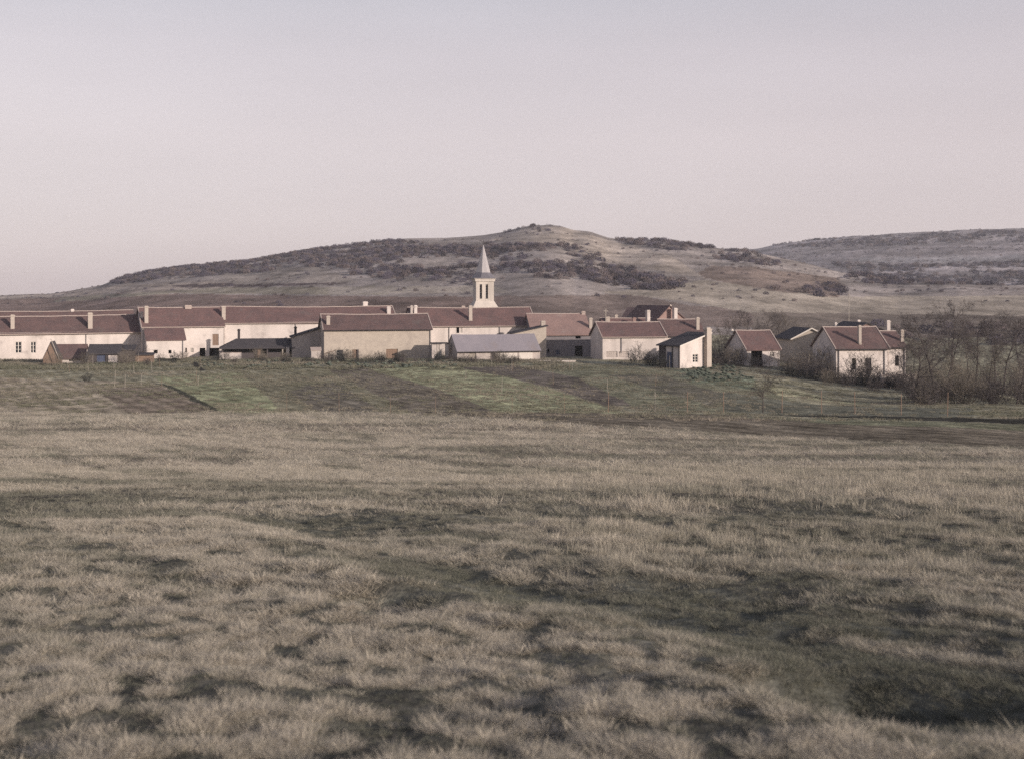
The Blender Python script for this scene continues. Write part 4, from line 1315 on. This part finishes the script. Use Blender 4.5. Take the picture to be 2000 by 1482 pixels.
M['weed'] = blade_mat('weed', (0.38, 0.325, 0.26), (0.25, 0.215, 0.17), (0.185, 0.18, 0.128))
M['scrub_brown'] = surf('scrub_brown', (0.155, 0.122, 0.115), (0.105, 0.085, 0.088), s1=0.6, s2=2, amt=0.6, bump=0)
M['scrub'] = surf('scrub', (0.098, 0.083, 0.104), (0.066, 0.058, 0.078), s1=0.6, s2=2, amt=0.6, bump=0)

def tuft(name, seed, n, hgt, rad, w, lean, bend, m='grass'):
    r = np.random.default_rng(seed)
    vs, fs, sh = [], [], []
    for k in range(n):
        az = r.uniform(0, 2 * math.pi); ra = rad * math.sqrt(r.uniform())
        bx, by = ra * math.cos(az), ra * math.sin(az)
        h = hgt * r.uniform(0.45, 1.1)
        da = az + r.normal(0, 0.9)
        le = lean * r.uniform(0.2, 1.4)
        fa = r.uniform(0, math.pi)
        wx, wy = math.cos(fa) * w / 2, math.sin(fa) * w / 2
        o = len(vs)
        for t, ww in ((0, 1.0), (0.5, 0.85), (1.0, 0.15)):
            off = le * h * t + bend * h * t * t
            z = h * (t - 0.35 * bend * t * t)
            x, y = bx + math.cos(da) * off, by + math.sin(da) * off
            vs += [(x - wx * ww, y - wy * ww, z - 0.02), (x + wx * ww, y + wy * ww, z - 0.02)]
        s_ = r.uniform()
        sh += [s_] * 6
        fs += [(o, o + 1, o + 3, o + 2), (o + 2, o + 3, o + 5, o + 4)]
    me = bpy.data.meshes.new(name)
    me.from_pydata(vs, [], fs)
    a = me.attributes.new('shade', 'FLOAT', 'POINT'); a.data.foreach_set('value', np.array(sh, np.float32))
    me.materials.append(M[m])
    return bpy.data.objects.new(name, me)

def lerp_pts(u, line):
    return np.interp(u, [p[0] for p in line], [p[1] for p in line])

def meadow():
    protos = []
    # collection order is alphabetical: names keep the index order
    for k in range(4):
        protos.append(tuft('tuft_a%d' % k, 100 + k, 60, 0.115, 0.15, 0.0048, 0.7, 0.6))     # lying dry grass
    for k in range(3):
        protos.append(tuft('tuft_b%d' % k, 200 + k, 46, 0.065, 0.15, 0.006, 0.5, 0.4))     # short
    for k in range(2):
        protos.append(tuft('tuft_c%d' % k, 300 + k, 18, 0.22, 0.14, 0.0048, 0.2, 0.2))     # upright stalks
    P = []
    for d0, d1, dens, s in ((2.4, 8, 1700, 0.30), (8, 16, 580, 0.42), (16, 30, 130, 0.74), (30, 55, 26, 1.5), (55, 130, 6.5, 2.6)):
        u0, u1 = (-1900, 3900) if d1 <= 8 else (-1000, 3000) if d1 <= 16 else (-600, 2600) if d1 <= 30 else (-400, 2400)
        area = (u1 - u0) / F * (d1 * d1 - d0 * d0) / 2
        n = int(area * dens)
        d = np.sqrt(rng.uniform(d0 * d0, d1 * d1, n)); u = rng.uniform(u0, u1, n)
        P.append(np.stack([(u - CX) / F * d, d, np.full(n, s)], -1))
    P = np.concatenate(P)
    x, y, s = P.T
    u = CX + F * x / y; vb = HY + F * below(y) / y
    keep = vb > lerp_pts(u, L1) + 1.5 * rng.normal(size=len(x))
    x, y, s, u, vb = x[keep], y[keep], s[keep], u[keep], vb[keep]
    al, ac = -0.53 * x + 0.85 * y, 0.85 * x + 0.53 * y
    gap = fbm(al / 0.16, ac / 0.11, 86, 2) + 0.35 * fbm(x / 1.1, y / 1.3, 87, 2)
    pk = (rng.uniform(size=len(x)) > 0.72 * sstep(0.10, -0.20, gap)) | (y > 26)
    x, y, s, u, vb = x[pk], y[pk], s[pk], u[pk], vb[pk]
    z = height(x, y)
    _, hm = bank_field(x, y)
    hm = np.where(y < 34, hm, 0)
    # lie of the tussocks: streaks running away to the left, broken into clumps
    al, ac = -0.53 * x + 0.85 * y, 0.85 * x + 0.53 * y
    patch = fbm(al / 4.6, ac / 0.85, 81, 4) + 0.35 * fbm(x / 9, y / 5, 82, 3)
    clump = fbm(al / 0.16, ac / 0.11, 86, 2) + 0.35 * fbm(x / 1.1, y / 1.3, 87, 2)
    nearw = 1 - sstep(16, 32, y)
    green = sstep(-0.02, 0.30, patch) * 0.8
    green = np.maximum(green, 0.85 * hm * sstep(-0.15, 0.25, patch + 0.10))
    green = np.maximum(green, nearw * 0.95 * sstep(0.10, -0.16, clump))
    green = np.where((clump > 0.22) & (hm < 0.5), green * 0.45, green)
    streak = sstep(0.02, 0.25, fbm(x / 10.0, y / 1.6, 83, 3)) * sstep(9, 16, y)
    green = np.maximum(green, streak * 0.75)
    tint = np.clip(green + rng.normal(0, 0.10, len(x)), 0, 1)
    stalky = sstep(900, 1250, u) * sstep(9, 12, y) * (1 - sstep(24, 34, y))
    r = rng.uniform(size=len(x))
    idx = rng.integers(0, 4, len(x))
    short = r < (0.10 + 0.75 * green)
    idx[short] = 4 + rng.integers(0, 3, short.sum())
    st = rng.uniform(size=len(x)) < 0.015 + 0.5 * stalky
    st &= (hm < 0.4) & (green < 0.6)
    idx[st] = 7 + rng.integers(0, 2, st.sum())
    tus = 1 + nearw * 0.9 * np.clip(clump, -0.55, 0.75)
    sc = s * rng.uniform(0.7, 1.25, len(x)) * tus * (1 - 0.25 * (tint > 0.6))
    zs = np.where(y > 30, 0.55, 0.9)
    scl = np.stack([sc, sc, sc * zs], -1)
    rot = np.stack([rng.normal(0, 0.15, len(x)), rng.normal(0, 0.15, len(x)), rng.uniform(0, 6.28, len(x))], -1)
    gn_scatter('meadow_grass', 'dry straw-coloured grass of the sloping meadow with greener hollows', np.stack([x, y, z], -1), rot, scl, idx, tint, protos)
    print('meadow tufts', len(x))
meadow()

def weeds():
    protos = [tuft('weed_a%d' % k, 400 + k, 34, 0.20, 0.24, 0.03, 0.6, 0.3, 'weed') for k in range(3)]
    n = 26000
    d = np.sqrt(rng.uniform(70 ** 2, 200 ** 2, n)); u = rng.uniform(-80, 2080, n)
    x = (u - CX) / F * d
    vb = HY + F * below(d) / d
    alb = np.full(n, 0.25)
    for poly, c in FIELDS:
        alb[in_poly(u, vb, poly)] = sum(c) / 3
    k = (vb < lerp_pts(u, L1)) & (fbm(x / 5, d / 5, 91, 3) > -0.15) & (vb > 704) & (rng.uniform(size=n) < sstep(0.10, 0.22, alb))
    x, y, u, vb = x[k], d[k], u[k], vb[k]
    z = height(x, y)
    tint = np.clip(0.62 + 0.9 * fbm(x / 12, y / 12, 92, 3) + rng.normal(0, 0.15, len(x)), 0.1, 1)
    band = (vb < 722) & (u < 1100)
    s = rng.uniform(0.6, 1.3, len(x)) * np.where(band, 2.2, 0.9)
    gn_scatter('garden_weeds', 'low weeds and vegetable leaves covering the garden strips', np.stack([x, y, z], -1),
               np.stack([np.zeros(len(x)), np.zeros(len(x)), rng.uniform(0, 6.28, len(x))], -1), np.stack([s, s, s], -1), rng.integers(0, 3, len(x)), tint, protos)
weeds()

def scrub():
    protos = []
    for k in range(4):
        r = np.random.default_rng(600 + k)
        mb = MB()
        for i in range(150):
            a = r.uniform(0, 6.28); q = r.uniform(); rad = 1.7 * math.sqrt(q)
            zz = r.uniform(0, 1) * 2.3 * math.sqrt(max(0.05, 1 - q * 0.75))
            c = Vector((rad * math.cos(a), rad * math.sin(a), zz))
            t = Vector((r.normal(), r.normal(), abs(r.normal()) + 0.6)).normalized() * r.uniform(0.35, 0.75)
            s_ = t.orthogonal().normalized() * r.uniform(0.08, 0.2)
            mb.add([c - s_, c + s_, c + t], [(0, 1, 2)])
        protos.append(bpy.data.objects.new('scrub_a%d' % k, mb.mesh('scrub_a%d' % k, M['scrub' if k < 2 else 'scrub_brown'])))
    REG = [  # polygon, density weight
        ([(212, 553), (250, 538), (340, 524), (480, 512), (600, 490), (620, 505), (520, 532), (430, 538), (300, 549), (240, 556)], 1.0),
        ([(560, 505), (620, 486), (760, 470), (900, 480), (960, 485), (960, 524), (820, 532), (700, 524), (600, 522)], 0.75),
        ([(660, 520), (800, 524), (930, 535), (930, 562), (800, 556), (700, 545)], 0.55),
        ([(950, 478), (1130, 478), (1180, 505), (1260, 528), (1350, 535), (1360, 556), (1280, 568), (1140, 545), (1000, 550), (950, 530)], 0.75),
        ([(1120, 525), (1260, 525), (1345, 540), (1330, 566), (1250, 568), (1140, 548)], 0.9),
        ([(1200, 466), (1330, 472), (1400, 485), (1330, 492), (1210, 476)], 0.75),
        ([(1385, 490), (1460, 490), (1530, 516), (1500, 522), (1400, 508)], 0.7),
        ([(985, 455), (1040, 441), (1095, 443), (1080, 452), (1000, 458)], 0.5),
        ([(1570, 560), (1640, 556), (1660, 580), (1580, 580)], 1.0),
        ([(1500, 560), (1600, 575), (1600, 582), (1490, 566)], 0.7),
        ([(1620, 512), (1760, 520), (2200, 505), (2200, 545), (1800, 552), (1680, 545)], 0.55),
        ([(1480, 480), (1600, 468), (2200, 440), (2200, 470), (1800, 478), (1620, 486)], 0.5),
        ([(1640, 540), (2200, 545), (2200, 560), (1700, 556)], 0.6),
        ([(1480, 632), (2100, 640), (2100, 680), (1480, 660)], 0.4),
    ]
    n = 150000
    d = np.sqrt(rng.uniform(250 ** 2, 1500 ** 2, n)); u = rng.uniform(-60, 2150, n)
    x = (u - CX) / F * d
    z = height(x, d); v = HY - F * (z - EYE) / d
    w = np.zeros(n)
    for poly, wt in REG:
        w = np.maximum(w, wt * in_poly(u, v, poly))
    cl = fbm(x / 38, d / 38, 95, 3)
    k = rng.uniform(size=n) < np.where(u < 1360, 0.75, 0.6) * w * sstep(-0.34, 0.26, cl + 0.35 * (w - 0.6))
    # a thin scatter of single bushes over the slopes
    k |= (rng.uniform(size=n) < 0.085 * sstep(-0.2, 0.4, fbm(x / 70, d / 40, 97, 3))) & (d > 400)
    tiny = ~(w > 0)
    far = d > 900
    x, y, z = x[k], d[k], z[k]
    s = rng.uniform(0.3, 1.0, len(x)) ** 1.2 * 1.15 * np.where(y > 850, 1.25, 0.95) * np.where(tiny[k], 0.5, 1.0)
    gn_scatter('hillside_scrub', 'dark leafless scrub in bands over the hillside', np.stack([x, y, z - 0.2], -1),
               np.stack([np.zeros(len(x)), np.zeros(len(x)), rng.uniform(0, 6.28, len(x))], -1), np.stack([s * 1.2, s * 1.2, s], -1), rng.integers(0, 4, len(x)), np.zeros(len(x)), protos)
    print('scrub', len(x))
scrub()

# ------------------------------------------------------------------ haze: one closed box of thin air round the whole scene
HAZE = True
if HAZE:
    hb = MB().box(-2950, 2950, -60, 1860, -80, 190)
    hm_ = bpy.data.materials.new('haze'); hm_.use_nodes = True
    nt = hm_.node_tree; nt.nodes.clear()
    ho = nt.nodes.new('ShaderNodeOutputMaterial'); hv = nt.nodes.new('ShaderNodeVolumePrincipled')
    hv.inputs['Color'].default_value = (0.93, 0.92, 0.97, 1)
    hv.inputs['Density'].default_value = 0.00016
    hv.inputs['Anisotropy'].default_value = 0.0
    nt.links.new(hv.outputs[0], ho.inputs['Volume'])
    o = hb.build('haze', hm_)
    o['kind'] = 'stuff'; o['label'] = 'thin pale haze over the valley'; o['category'] = 'haze'
